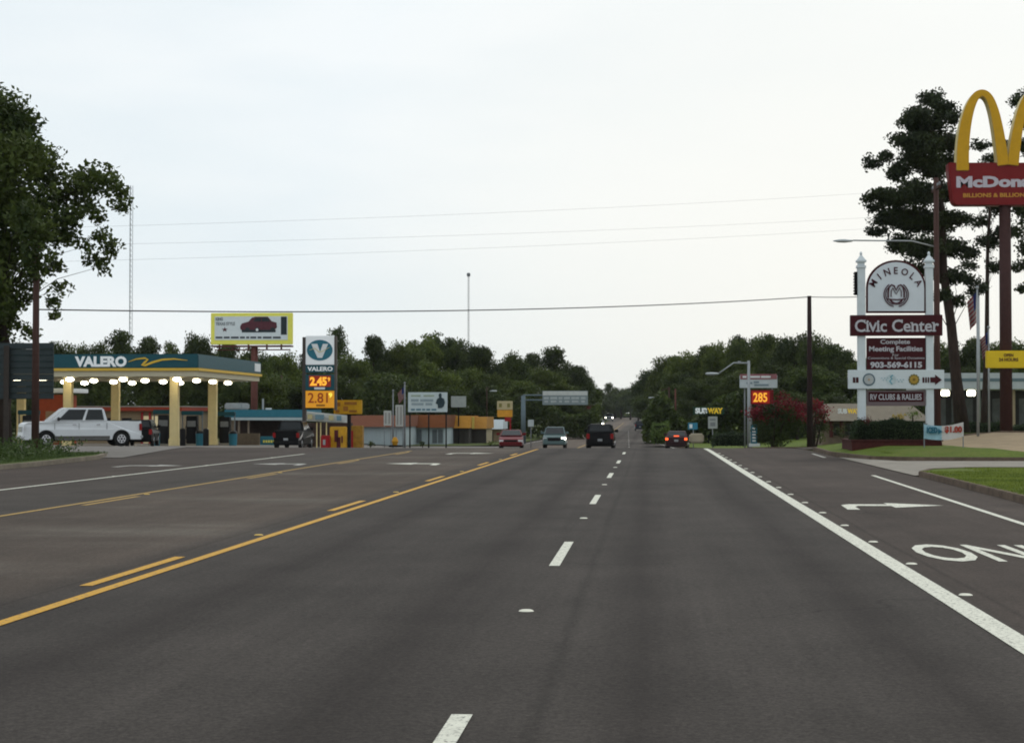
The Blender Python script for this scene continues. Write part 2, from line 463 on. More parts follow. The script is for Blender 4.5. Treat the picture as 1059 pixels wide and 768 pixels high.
for k in range(4):
    y0 = 29 + 12.19 * k
    line('turn_lane_dash', -9.53, y0, y0 + 3.2, .12, PYEL2)
for k in range(20):
    y0 = 86 + 12.19 * k
    line('lane_dash', lambda y: -.97 - (y - 90) * .012, y0, y0 + 3.3, .11, PWHITE2)
line('edge_line', lambda y: redge(y) - .5, 125, 420, .12, PWHITE2)
line('edge_line', lambda y: ledge(y) + .6, 125, 420, .12, PWHITE2)
line('centre_line', lambda y: -5.6 - (y - 100) * .004, 100, 500, .15, PYEL2)
def mark(name, polys, m):
    mb = MB()
    for p in polys: mb.add([(x, y, base(y) + .006) for x, y in p], [list(range(len(p)))])
    o = mb.build(name, m, road); return o
def turn_arrow(cx, y0, s, m, L=2.6):      # s=+1 points right, -1 left, stem starts at y0 nearest
    pts = [(0, L * .2), (.2, L * .2), (.22, L * .5), (.3, L * .6), (.85, L * .6), (.85, L * .42), (1.75, L * .68), (.85, L * .94), (.85, L * .78), (.2, L * .78), (.04, L * .68)]
    pts = [(cx + s * (a - .8), y0 + b) for a, b in pts]
    mark('turn_arrow', [pts], m)
turn_arrow(4.0, 28.1, 1, PWHITE, 2.9)
turn_arrow(-7.15, 51.5, -1, PWHITE, 3.2)
turn_arrow(-6.9, 65.4, 1, PWHITE, 3.2)
turn_arrow(-11.2, 51.0, -1, PWHITE2, 3)
turn_arrow(-14.7, 49.0, 1, PWHITE2, 3)
me = text_mesh('ONLY', .012, 0)
a = np.array([v.co[:] for v in me.vertices]); lo = a.min(0); hi = a.max(0)
for v in me.vertices:
    v.co = (2.98 + (v.co.x - lo[0]) / (hi[0] - lo[0]) * 2.15, 18.75 + (v.co.y - lo[1]) / (hi[1] - lo[1]) * 2.4, .006)
o = link_mesh('lettering', me, PWHITE, road)
# raised pavement markers
RPM = mat('marker_white', (.68, .66, .55), .5, .1)
RPMY = mat('marker_yellow', (.55, .36, .08), .5, .1)
def rpm(x, y, first, m, label, group):
    if first is None:
        mb = MB(); n = 12
        rings = [(.062, 0), (.052, .008), (.04, .012)]
        vs = [(r * math.cos(2 * PI * k / n), r * math.sin(2 * PI * k / n), z) for r, z in rings for k in range(n)]
        fs = [[i * n + k, i * n + (k + 1) % n, (i + 1) * n + (k + 1) % n, (i + 1) * n + k] for i in range(2) for k in range(n)] + [[2 * n + k for k in range(n)]]
        mb.add(vs, fs); o = mb.build('pavement_marker', m, local=True, smooth=True)
        tag(o, label, 'road marker', group)
    else:
        o = first.copy(); COL.objects.link(o)
    o.location = (x, y, base(y) + .004)
    return o
f0 = None
for k in range(19):
    o = rpm(2.70, 12.2 + 3.1 * k, f0, RPM, 'small round white pavement marker in the row just right of the wide white line', 'white markers beside the wide line'); f0 = f0 or o
f0 = None
for k in range(4):
    o = rpm(-.965, 13.8 + 12.19 * k, f0, RPM, 'small white pavement marker in the gap between two lane dashes', 'white markers between lane dashes'); f0 = f0 or o
f0 = None
for k in range(4):
    o = rpm(-4.97, 22.1 + 12.19 * k, f0, RPMY, 'small yellowish pavement marker just left of the near yellow line', 'yellow markers beside the near yellow line'); f0 = f0 or o
f0 = None
for k in range(5):
    o = rpm(-13.1, 24 + 9.1 * k, f0, RPM, 'small white pavement marker sitting on the far left white line', 'markers on the far left line'); f0 = f0 or o
f0 = None
for k in range(4):
    o = rpm(-9.6, 33 + 12.19 * k, f0, RPMY, 'small yellowish pavement marker beside the far yellow line', 'yellow markers beside the far yellow line'); f0 = f0 or o

# right side: lawns, driveway, kerbs
lawnL = [(6.35, -5), (6.45, 27), (6.72, 44), (7.3, 46.2), (8.6, 47.5), (60, 48.5), (60, -5)]
sheet('lawn', lawnL, .115, LAWN)
kerb('kerb', [(6.35, -5), (6.45, 27), (6.72, 44), (7.3, 46.2), (8.6, 47.5), (20, 47.8), (60, 48.5)])
sheet('driveway', [(6.55, 44), (8, 46), (60, 47.5), (60, 58.2), (14, 57.6), (8, 57.4), (6.6, 62)], .02, DRIVE)
island = [(7.4, 59.2), (8.6, 58.2), (12.2, 58.0), (13.6, 58.2), (12.9, 62), (11.9, 70), (11.7, 76.5), (7.9, 78), (7.0, 75), (6.75, 66)]
def dseg(x, y):
    P = island + [island[0]]; d = 9
    for a, b in zip(P, P[1:]):
        vx, vy = b[0] - a[0], b[1] - a[1]; t = clamp(((x - a[0]) * vx + (y - a[1]) * vy) / (vx * vx + vy * vy))
        d = min(d, math.hypot(x - a[0] - vx * t, y - a[1] - vy * t))
    return d
def gi(x, y): return gz(x, y) + .26 * clamp(dseg(x, y) / 1.6)
sheet('grass_island', island, .12, LAWN, hf=gi, fine=.6)
kerb('kerb', island + [island[0]])
sheet('gravel_lot', [(13.7, 58.1), (60, 58.7), (60, 104), (17, 104), (15, 90), (12.0, 78), (12.05, 70), (13.1, 62)], .05, GRAVEL)
kerb('kerb', [(13.7, 58.1), (25, 58.3), (60, 58.7)], h=.09)
sheet('side_street', [(6.7, 77), (7.6, 79), (12, 78.4), (60, 80), (60, 92), (9, 89.5), (6.3, 92)], .02, mat('side_street_asphalt', (.085, .078, .07), .9, .15, 1))
farlawn = [(redge(93) + .1, 93), (9, 90.2), (15, 91), (17.2, 104.5), (60, 105), (60, 150), (redge(150), 150), (redge(140) + .2, 140), (redge(125) + .2, 125), (redge(100) + .2, 100)]
sheet('far_lawn', farlawn, .10, LAWN)
kerb('kerb', [(60, 93), (15, 91), (9, 90.2), (redge(93) + .2, 93), (redge(100) + .1, 100), (redge(125) + .1, 125), (redge(140) + .1, 140), (redge(170) + .1, 170), (redge(220) + .1, 220), (redge(324), 324)])
sheet('bank_right', [(redge(150) + .3, 150), (60, 150), (60, 600), (redge(600) + .3, 600), (redge(450) + .3, 450), (redge(324) + .3, 324), (redge(220) + .3, 220), (redge(170) + .3, 170)], .08, LAWN)
# left: verge, forecourt
verge = [(-17.3, -5), (-17.6, 30), (-18.0, 50), (-18.6, 58), (-19.6, 62), (-22, 63.5), (-60, 64.5), (-60, -5)]
sheet('verge', verge, .12, ROUGHG)
kerb('kerb', [(-17.3, -5), (-17.6, 30), (-18.0, 50), (-18.6, 58), (-19.6, 62), (-22, 63.5), (-60, 64.5)], m=mat('pale_kerb', (.2, .17, .13), .95, .3, 2, bump=.4))
sheet('forecourt', [(-18.2, 59.5), (-18.9, 64), (-21.4, 80), (-18.6, 95), (-15.0, 110), (-12.6, 140), (-12.4, 150), (-60, 150), (-120, 150), (-120, 59.5), (-60, 59.5)], .02, APRON)
sheet('far_verge', [(-15.4, 150), (-12.8, 160), (ledge(220) - .2, 220), (ledge(324) - .2, 324), (ledge(600) - .2, 600), (-120, 600), (-120, 150)], .08, ROUGHG)

# ------------------------------------------------------------------ foliage
def leaf_mesh(name, C, size, m, rng, up=.0, aspect=1.0):
    n = len(C)
    nrm = rng.normal(size=(n, 3)); nrm[:, 2] += up; nrm /= np.linalg.norm(nrm, axis=1)[:, None]
    t = rng.normal(size=(n, 3)); u = np.cross(nrm, t); u /= np.linalg.norm(u, axis=1)[:, None]; v = np.cross(nrm, u)
    s = size * rng.uniform(.55, 1.25, size=(n, 1)) / 2
    a = C - u * s * aspect; b = C + v * s * .55 - nrm * s * .2; c = C + u * s * aspect; d = C - v * s * .55 - nrm * s * .2
    V = np.stack([a, b, c, d], 1).reshape(-1, 3)
    me = bpy.data.meshes.new(name)
    me.vertices.add(4 * n); me.vertices.foreach_set('co', V.ravel())
    me.loops.add(4 * n); me.loops.foreach_set('vertex_index', np.arange(4 * n, dtype=np.int32))
    me.polygons.add(n); me.polygons.foreach_set('loop_start', np.arange(0, 4 * n, 4, dtype=np.int32))
    me.polygons.foreach_set('loop_total', np.full(n, 4, dtype=np.int32))
    me.update(calc_edges=True); me.materials.append(m)
    return me
def lobes_to_points(lobes, dens, rng, clump=.30, flat=1.0, core=.25, ncm=1.0):
    out = []
    for (x, y, z, r) in lobes:
        nc = max(5, int(26 * ncm * (r ** 1.2)))
        d = rng.normal(size=(nc, 3)); d /= np.linalg.norm(d, axis=1)[:, None]
        rr = r * rng.uniform(.35, .95, size=(nc, 1))
        cc = np.array([x, y, z]) + d * rr * np.array([1, 1, flat])
        cr = clump * (.6 + rng.uniform(size=nc)) * min(1.4, max(.55, r))
        for c, q in zip(cc, cr):
            n = max(6, int(dens * q * q * 60))
            e = rng.normal(size=(n, 3)); e /= np.linalg.norm(e, axis=1)[:, None]
            out.append(c + e * q * rng.uniform(.35, 1, size=(n, 1)) * np.array([1.15, 1.15, .75]))
    return np.concatenate(out)

G1 = leafmat('leaf_dark_green', (.020, .034, .008), (.066, .090, .015))
G2 = leafmat('leaf_mid_green', (.036, .056, .010), (.105, .135, .020))
G3 = leafmat('leaf_pine', (.010, .018, .008), (.040, .056, .016), trans=.12)
G4 = leafmat('leaf_oak', (.020, .036, .007), (.080, .105, .018))
GR = leafmat('leaf_crepe_red', (.05, .007, .012), (.25, .012, .024), scale=1.2)
GH = leafmat('leaf_hedge', (.012, .024, .010), (.035, .055, .018), scale=1.5)
GY = leafmat('leaf_yellow', (.25, .18, .02), (.45, .33, .03))
GW = leafmat('leaf_weed', (.03, .055, .012), (.08, .12, .03), scale=2)

def trunk_limbs(mb, h, r, rng, targets, lean=(0, 0), start=.35, lk=.22):
    pts = []; k = 6
    for i in range(k + 1):
        t = i / k
        pts.append(Vector((lean[0] * t + rng.normal() * r * .25 * (0 < i), lean[1] * t + rng.normal() * r * .25 * (0 < i), h * t)))
    mb.tube(pts, [r * (1.25 if i == 0 else 1 - .7 * i / k) for i in range(k + 1)], 9)
    for tg in targets:
        t = min(.95, max(start, tg[2] / h * .72 if h else .5)); 
        i = int(t * k); p = pts[i].lerp(pts[min(i + 1, k)], t * k - i)
        tg = Vector(tg); mid = p.lerp(tg, .5) + Vector((rng.normal() * .3, rng.normal() * .3, .12 * (tg - p).length))
        mb.tube([p, mid, tg], [r * lk, r * lk * .5, r * lk * .2], 6)

# prototype meshes, unit = metres, each about 10 m tall
def proto(seed, shape):
    rng = np.random.default_rng(seed); lobes = []
    if shape == 'round':
        for i in range(16):
            a = rng.uniform(0, 2 * PI); t = rng.uniform(0, 1); z = 3.0 + 6.0 * t
            w = 3.3 * math.sin(PI * min(.98, (z - 1.6) / 9.2)) ** .7
            q = w * rng.uniform(.25, .85); lobes.append((q * math.cos(a), q * math.sin(a), z, rng.uniform(1.1, 1.8)))
        h = 7.5; r = .24
    elif shape == 'tall':
        for i in range(17):
            a = rng.uniform(0, 2 * PI); t = rng.uniform(0, 1); z = 2.6 + 6.8 * t
            w = 2.2 * (1 - .7 * t) + .3; q = w * rng.uniform(.2, .9)
            lobes.append((q * math.cos(a), q * math.sin(a), z, rng.uniform(.8, 1.35)))
        h = 9; r = .18
    elif shape == 'spread':
        for i in range(18):
            a = rng.uniform(0, 2 * PI); t = rng.uniform(0, 1); q = 4.0 * math.sqrt(rng.uniform(0, 1))
            z = 3.2 + (5.4 - q * .8) * rng.uniform(.2, 1); lobes.append((q * math.cos(a), q * math.sin(a), z, rng.uniform(1.0, 1.7)))
        h = 6.5; r = .26
    elif shape == 'pine':
        for i in range(13):
            a = rng.uniform(0, 2 * PI); t = rng.uniform(0, 1) ** .7; z = 5 + 4.4 * t
            w = 1.7 * (1.1 - t) + .15; q = w * rng.uniform(.3, 1)
            lobes.append((q * math.cos(a), q * math.sin(a), z, rng.uniform(.5, .85)))
        h = 9.5; r = .15
    pts = lobes_to_points(lobes, 1.25 if shape != 'pine' else 2.2, rng, clump=.42, flat=.8)
    zmax = pts[:, 2].max(); pts *= 10 / zmax
    cm = leaf_mesh('crown', pts, .30 if shape != 'pine' else .24, None, rng, up=.3); cm.materials.clear()
    mb = MB(); trunk_limbs(mb, h, r, rng, [l[:3] for l in lobes[:8]])
    tm = bpy.data.meshes.new('trunk'); tm.from_pydata(mb.v, [], mb.f); tm.materials.append(BARK)
    for p in tm.polygons: p.use_smooth = True
    return tm, cm
PROTO = {}
for shape, seeds in (('round', (1, 2, 3)), ('tall', (4, 5)), ('spread', (6, 7)), ('pine', (8, 9))):
    for s in seeds:
        tm, cm = proto(s, shape)
        for mn, mm in (('d', G1), ('m', G2), ('p', G3)):
            c2 = cm.copy(); c2.materials.append(mm); PROTO[(shape, s, mn)] = (tm, c2)
SE = {'round': (1, 2, 3), 'tall': (4, 5), 'spread': (6, 7), 'pine': (8, 9)}
tr = random.Random(11)
def place_tree(px, top, Y, wpx, shape, mk, label, group, name=None):
    b = W(px, 440, Y); z0 = gz(b.x, Y) - .15
    h = W(px, top, Y).z - z0
    wid = wpx * 1.3 * Y / FPX
    nat = {'round': 8.4, 'tall': 5.6, 'spread': 10, 'pine': 4.4}[shape]
    s = wid / nat
    root = empty(name or {'pine': 'pine_tree'}.get(shape, 'broadleaf_tree'), (b.x, Y, z0), label, 'tree', group, tr.uniform(0, 6.28))
    root.scale = (s, s, h / 10)
    tm, cm = PROTO[(shape, tr.choice(SE[shape]), mk)]
    for nme, me in (('trunk', tm), ('crown', cm)):
        o = bpy.data.objects.new(nme, me); COL.objects.link(o); o.parent = root
    return root
HAZE = 0.00006
# ------------------------------------------------------------------ woods
# (px, top row, depth, width px, shape, leaf)
def wood(lst, label, group):
    for t in lst: place_tree(*t, label, group)
wood([(62,352,185,46,'round','d'),(95,350,200,50,'round','m'),(122,340,190,40,'tall','d'),(150,347,210,50,'round','d'),(178,352,200,46,'spread','m'),
      (205,341,205,40,'round','d'),(232,350,215,44,'round','d'),(40,356,200,50,'spread','d'),(10,352,190,60,'round','d'),(110,362,170,50,'spread','m'),(165,372,165,60,'round','m'),(215,372,170,56,'round','d')],
     'dark green tree in the wood rising behind the petrol station canopy', 'trees behind the station canopy')
wood([(262,358,200,50,'round','d'),(290,362,190,46,'round','m'),(318,365,200,44,'round','d'),(345,336,230,52,'spread','d'),(330,352,220,40,'round','d'),(366,365,190,44,'round','m'),
      (386,345,210,28,'tall','d'),(400,358,215,40,'round','d'),(275,385,165,52,'round','m'),(248,390,165,44,'round','d'),(352,388,180,52,'round','m'),(310,395,170,48,'round','d'),(385,385,185,48,'round','m')],
     'dark green tree in the wood between the billboard and the flag pole', 'trees behind the price sign')
wood([(418,352,215,52,'round','m'),(436,345,225,46,'round','m'),(455,342,230,52,'round','d'),(478,350,225,46,'round','d'),(496,356,220,34,'tall','d'),(445,372,200,60,'spread','m'),(475,378,205,52,'round','m'),
      (505,382,215,44,'round','m'),(420,385,195,48,'round','d'),(512,370,250,32,'round','d'),(495,395,200,48,'round','d'),(460,398,190,50,'round','d')],
     'tall bushy tree in the wood behind the orange fronted shops', 'trees behind the shops')
wood([(530,362,260,44,'round','d'),(548,364,265,44,'round','d'),(572,357,270,36,'tall','d'),(590,372,280,42,'round','d'),(562,378,250,50,'round','m'),(535,390,235,50,'round','m'),(600,384,300,34,'round','d'),(585,398,255,48,'round','d'),(608,396,330,34,'round','d'),(545,405,225,44,'spread','d'),(600,410,290,40,'round','d')],
     'dark tree in the wood above the overhead highway sign', 'trees behind the overhead sign')
wood([(618,402,560,22,'round','d'),(630,395,620,12,'tall','d'),(642,399,640,26,'round','d'),(652,404,600,26,'round','d'),(624,412,540,24,'round','d'),(636,410,660,30,'round','d'),(660,408,560,24,'round','d'),(612,408,520,22,'round','d'),(646,416,720,34,'spread','d'),(630,418,700,34,'spread','d'),(662,415,640,30,'spread','d'),(616,420,640,26,'spread','d')],
     'far bluish tree where the road disappears over the hill', 'trees at the end of the road')
wood([(668,392,400,34,'round','d'),(678,378,330,44,'round','d'),(690,367,280,46,'round','m'),(708,362,260,46,'round','m'),(728,356,250,50,'round','m'),(750,352,240,48,'round','m'),(772,344,235,50,'round','m'),
      (700,385,240,50,'round','d'),(720,390,220,50,'round','d'),(742,388,215,54,'round','d'),(765,380,205,54,'round','m'),(676,405,300,44,'round','d'),(735,358,260,22,'tall','d'),(765,346,250,28,'pine','p'),(712,412,200,44,'spread','d'),(745,415,190,44,'spread','d'),(690,410,230,44,'round','d')],
     'leafy green tree in the wood right of the road behind the street lamp', 'trees right of the road')
wood([(800,345,225,54,'round','m'),(822,341,220,50,'round','d'),(845,345,215,50,'round','d'),(868,356,220,40,'round','d'),(805,372,190,56,'round','d'),(838,376,185,58,'round','d'),(870,385,190,44,'round','d'),(790,395,170,50,'round','d'),(825,405,165,50,'spread','d'),(860,405,175,50,'round','d'),(785,412,180,44,'round','d')],
     'dark round tree in the wood behind the bare utility pole', 'trees behind the bare pole')
wood([(895,368,210,44,'round','m'),(920,360,215,44,'round','d'),(948,358,200,50,'round','m'),(975,352,190,50,'round','m'),(1005,348,185,52,'round','d'),(1035,352,180,50,'round','m'),(1062,345,180,52,'round','m'),(1000,378,165,52,'round','d'),(1040,380,165,54,'round','d'),(1090,355,180,56,'round','d'),(960,385,170,50,'round','d'),(925,392,180,46,'round','d')],
     'green tree in the wood behind the white canopy and the pines', 'trees behind the white canopy')
# undergrowth: one mass nobody could count
def shrubmass(name, boxes, size, n, m, label, seed=3):
    rng = np.random.default_rng(seed); pts = []
    for (p0, p1, r0, Y0, Y1, k) in boxes:
        a = W(p0, 440, Y0).x; b = W(p1, 440, Y0).x; nn = int(n * k)
        x = rng.uniform(a, b, nn); y = rng.uniform(Y0, Y1, nn)
        hmax = W((p0 + p1) / 2, r0, Y0).z
        zz = np.array([gz(q, Y0) for q in x])
        env = .72 + .28 * np.sin(x * .9 + 1.3 * np.sin(x * .37)) 
        z = zz + (hmax - zz) * env * rng.uniform(0, 1, nn) ** .6
        pts.append(np.stack([x, y, z], 1))
    C = np.concatenate(pts)
    me = leaf_mesh(name, C, size, m, rng, up=.3)
    o = bpy.data.objects.new(name, me); COL.objects.link(o)
    return tag(o, label, 'undergrowth', kind='stuff')
shrubmass('undergrowth', [(-60, 420, 385, 175, 184, 2.4), (400, 620, 398, 205, 214, 1.5), (665, 900, 405, 170, 178, 1.5), (880, 1130, 395, 155, 162, 1.5)], .55, 10000, G1,
          'dark tangled undergrowth filling the wood below the tree crowns')
shrubmass('undergrowth', [(604, 672, 424, 690, 700, 1)], 1.6, 2500, G1, 'low far off scrub at the top of the road', 5)

# ------------------------------------------------------------------ special trees
def custom_tree(name, px_base, Y, lobes_px, label, r, m, bark, size, dens, seed, h_top, lean=0, flat=.8, clump=.42, dj=.8, limbs=12, cat='tree', nat=.30, ncm=1.0, lr=1.0):
    rng = np.random.default_rng(seed)
    b = W(px_base, 440, Y); z0 = gz(b.x, Y)
    root = empty(name, (b.x, Y, z0), label, cat)
    s = Y / FPX; L3 = []
    for q in lobes_px:
        p, rw, rp = q[:3]; yo = q[3] if len(q) > 3 else rng.uniform(-1, 1) * min(3, dj * rp * s * 1.6); v = W(p, rw, Y + yo); rp = rp * lr
        L3.append((v.x - b.x, yo, v.z - z0, rp * s))
    pts = lobes_to_points(L3, dens, rng, clump=clump, flat=flat, ncm=ncm)
    me = leaf_mesh('crown', pts, size, m, rng, up=.25)
    o = bpy.data.objects.new('crown', me); COL.objects.link(o); o.parent = root
    mb = MB(); ht = W(px_base, h_top, Y).z - z0
    tg = [L3[i][:3] for i in rng.permutation(len(L3))[:limbs]]
    trunk_limbs(mb, ht, r, rng, tg, lean=(lean, 0), start=.3, lk=.09)
    t = mb.build('trunk', bark, root, local=True, smooth=True)
    return root
oak = [(-25,150,50),(-5,125,36),(18,130,28),(8,165,36),(40,170,26),(-30,215,50),(10,215,34),(35,215,26),(88,180,17),(70,192,18),(100,190,18),(112,182,14),(118,200,15),(127,212,9),
       (88,208,18),(62,222,20),(100,222,13),(42,243,20),(60,250,16),(104,243,10),(112,258,11),(98,268,10),(107,275,7),(88,255,9),(20,260,24),(-5,262,30),(30,285,18),(52,278,14),(62,298,7),(55,312,7),
       (5,300,24),(-25,310,40),(15,330,14),(-5,345,20),(-30,350,28),(30,345,10),(55,325,5),(-60,200,50),(-70,280,50),(-60,140,36),(36,238,20,-5.2),(40,262,17,-5.2),(34,280,10,-5.1),(28,225,20,-5),(75,225,14),(72,240,12),(48,190,18),(82,195,13),(20,310,14),(5,325,18),(62,205,16)]
custom_tree('broadleaf_tree', 4, 65, oak, 'big spreading oak with airy branches above the grey sign back, far left', .30, G4, BARK, .23, 1.9, 21, 190, limbs=26, clump=.42, dj=1.7, ncm=1.9, flat=.95)
pineA = [(962,102,11),(948,118,12),(975,112,12),(938,128,10),(960,130,16),(985,122,9),(930,145,10),(952,150,17),(978,148,15),(942,165,12),(965,172,16),(985,165,10),(903,168,9),(918,162,9),(930,178,12),
         (912,200,10),(898,205,7),(925,205,14),(950,200,17),(975,200,15),(905,215,8),(920,225,15),(945,228,18),(970,230,16),(990,225,12),(908,240,9),(930,252,13),(955,258,16),(980,255,14),(1000,262,10),
         (960,280,12),(985,285,12),(1003,290,9),(975,305,9),(1010,300,8),(940,275,9),(990,312,8)]
custom_tree('pine_tree', 996, 100, pineA, 'tall dark pine left of the golden arches, thick bare lower trunk', .36, G3, PINEBARK, .22, 3.0, 31, 112, lean=-1.7, flat=.6, clump=.5, dj=.9, limbs=22, ncm=2.0, lr=1.08)
pineB = [(1013,150,9),(1022,165,9),(1035,150,8),(1000,190,9),(1018,200,10),(1030,215,11),(1010,230,10),(1022,250,11),(1005,275,8),(1030,275,10),(1015,295,8),(1035,240,10),(1042,200,10),(1038,180,9)]
custom_tree('pine_tree', 1017, 112, pineB, 'slender pine with a leaning reddish trunk beside the flag pole', .2, G3, PINEBARK, .22, 2.4, 32, 160, lean=.6, flat=.6, clump=.46, limbs=10, ncm=1.7, lr=1.15)
pineC = [(1055,105,10),(1070,98,12),(1064,125,13),(1085,125,16),(1053,150,10),(1072,152,15),(1095,160,16),(1060,185,12),(1080,190,16),(1055,215,11),(1075,225,16),(1100,215,16),(1050,240,9),(1068,255,13),(1090,262,14),(1055,275,9),(1080,290,12),(1060,298,8)]
custom_tree('pine_tree', 1078, 104, pineC, 'tall pine behind the red sign panel at the right edge', .3, G3, PINEBARK, .22, 2.5, 33, 110, lean=-.3, flat=.6, clump=.48, limbs=14, ncm=1.8, lr=1.15)

def crepe(px, Y, lobes, label, seed):
    return custom_tree('crepe_myrtle', px, Y, lobes, label, .05, GR, BARK, .11, 2.4, seed, 430, flat=.9, clump=.4, limbs=10, cat='shrub')
def red_shrub(pxb, Y, top, label, seed):
    rng = np.random.default_rng(seed)
    b = W(pxb, 440, Y); z0 = gz(b.x, Y); s = Y / FPX
    root = empty('crepe_myrtle', (b.x, Y, z0), label, 'shrub', 'red flowering shrubs')
    def cloud(lb, dens):
        return lobes_to_points([(W(p, q, Y).x - b.x, rng.uniform(-.8, .8) * r * s, W(p, q, Y).z - z0, r * s) for p, q, r in lb], dens, rng, clump=.55, flat=.9, ncm=2.2)
    fl, lf = top
    for nme, lb, mm, d in (('foliage', lf, G1, 3.2), ('blossom', fl, GR, 2.6)):
        me = leaf_mesh(nme, cloud(lb, d), .13, mm, rng, up=.2); o = bpy.data.objects.new(nme, me); COL.objects.link(o); o.parent = root
    mb = MB()
    for k in range(6):
        a = rng.uniform(0, 6.28); mb.tube([(0.1 * math.cos(a), .1 * math.sin(a), 0), (.5 * math.cos(a), .5 * math.sin(a), 1.2), (1.0 * math.cos(a), .8 * math.sin(a), 2.2)], [.06, .045, .02], 6)
    mb.build('stem', BARK, root, local=True)
red_shrub(799, 98, ([(786,427,8),(796,424,8),(812,414,8),(820,420,8),(805,424,9),(780,428,7),(826,428,6),(816,430,8),(792,432,7)],
                    [(788,432,11),(800,428,12),(814,430,11),(795,442,11),(812,444,12),(806,454,10),(792,452,8),(822,438,9)]),
          'large round dark shrub covered in red blossom under the red lit price sign', 51)
red_shrub(842, 101, ([(832,423,7),(842,420,7),(851,424,6),(848,432,6),(836,432,6)],
                    [(834,434,9),(846,432,8),(840,445,9),(850,442,6)]),
          'smaller red blossomed shrub just right of the bare utility pole', 52)
red_shrub(612, 260, ([(611,423,5),(614,428,5),(609,429,4)], [(612,426,5),(613,431,5)]), 'faded reddish flowering shrub beside the far road below the overhead sign', 53)

def hedge(name, p0, p1, r0, r1, Y, depth, label, m=GH, size=.09, n=4000, seed=1, cat='hedge', round_=.3):
    rng = np.random.default_rng(seed)
    a = W(p0, (r0 + r1) / 2, Y); b = W(p1, (r0 + r1) / 2, Y); zt = W((p0 + p1) / 2, r0, Y).z; zb = W((p0 + p1) / 2, r1, Y).z
    root = empty(name, ((a.x + b.x) / 2, Y + depth / 2, zb), label, cat)
    u = rng.uniform(0, 1, (n, 3)); k = rng.integers(0, 3, n)
    u[k == 0, 1] = rng.choice([0, 1], (k == 0).sum()); u[k == 1, 2] = 1; u[k == 2, 0] = np.where(rng.uniform(size=(k == 2).sum()) < .5, 0, 1)
    P = np.empty((n, 3)); wx = (b.x - a.x) / 2
    P[:, 0] = (u[:, 0] * 2 - 1) * wx * (1 - round_ * u[:, 2] ** 3 * .5); P[:, 1] = (u[:, 1] * 2 - 1) * depth / 2 * (1 - round_ * u[:, 2] ** 3)
    P[:, 2] = u[:, 2] * (zt - zb) * (1 - .18 * np.abs(np.sin(P[:, 0] * 2.1 + seed)) * u[:, 2])
    P += rng.normal(size=(n, 3)) * .05
    me = leaf_mesh('foliage', P, size, m, rng, up=.4); o = bpy.data.objects.new('foliage', me); COL.objects.link(o); o.parent = root
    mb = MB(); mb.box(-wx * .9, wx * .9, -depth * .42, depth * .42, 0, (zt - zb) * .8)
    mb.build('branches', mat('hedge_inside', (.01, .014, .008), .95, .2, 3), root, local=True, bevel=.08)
    return root

# ------------------------------------------------------------------ petrol station
YF = 110.0
xL = -52.0; xR = W(205, 375, YF).x; YB = xR / (W(270, 380, 100).x / 100)
zt = W(150, 366, YF).z; zm = W(150, 381, YF).z; zb = W(150, 389, YF).z
st = empty('station_canopy', ((xL + xR) / 2, (YF + YB) / 2, gz(-40, 120)), 'long teal edged petrol station canopy on cream columns, lamps glowing below', 'canopy')
mb = MB(); mb.box(xL, xR, YF, YB, zm, zt); mb.build('fascia', TEAL, st, bevel=.06)
mb = MB(); mb.box(xL + .1, xR - .1, YF + .1, YB - .1, zb, zm - .06); mb.build('soffit', mat('soffit_cream', (.55, .5, .36), .6, .06), st)
mb = MB(); mb.box(xL - .06, xR + .06, YF - .06, YB + .06, zm - .14, zm + .03); mb.build('trim', mat('trim_gold', (.65, .42, .06), .5, .06), st)
CZ = gz(-35, 114)
for (px_, Y, w) in ((180.5, 114, .56), (70.5, 114, .55), (-40, 114, .55), (220, 126, .6), (119.5, 126, .56), (22, 126, .56)):
    c = W(px_, 430, Y); mb = MB(); z0 = gz(c.x, Y)
    mb.box(c.x - w / 2, c.x + w / 2, Y - .25, Y + .25, z0, zb + .05); mb.box(c.x - w / 2 - .05, c.x + w / 2 + .05, Y - .3, Y + .3, z0, z0 + .5)
    mb.build('column', CREAM, st, bevel=.03)
LAMP = mat('lit_canopy_lamp', (.8, .8, .7), .4, 0, emit=(1, .93, .7), es=13.0)
for Y in (113, 118, 122.5, 127):
    for i in range(5):
        x = xR - 2.2 - i * 3.6
        mb = MB(); n = 12
        for (r, z) in ((.14, .0), (.25, -.08), (.25, -.16), (.14, -.23), (.02, -.26)):
            for k in range(n): mb.v.append((x + r * 1.1 * math.cos(2 * PI * k / n), Y + r * math.sin(2 * PI * k / n), zb - .02 + z))
        for i2 in range(4):
            for k in range(n): mb.f.append([i2 * n + k, i2 * n + (k + 1) % n, (i2 + 1) * n + (k + 1) % n, (i2 + 1) * n + k])
        mb.build('lamp', LAMP, st, smooth=True)
textpx('VALERO', 77.5, 368.3, 131, 379.3, YF, WHITE_LIT, st, .05)
mb = MB(); P = [(133, 374), (141, 371.2), (150, 370.2), (153, 371.5), (150, 374.5), (147, 377.5), (150, 377.8), (158, 374.5), (168, 371.8), (180, 371), (194, 372.5)]
mb.ribbon([px2(p, r, YF) for p, r in P], [.03, .07, .1, .12, .14, .14, .14, .13, .12, .09, .03], YF - .05, YF - .012)
mb.build('emblem', mat('gold_stripe', (.7, .45, .05), .5, .05), st)
mb = MB(); mb.box(xR + .005, xR + .05, YB - 2.2, YB - .4, zm + .2, zt - .15); mb.build('badge', WHITE, st)

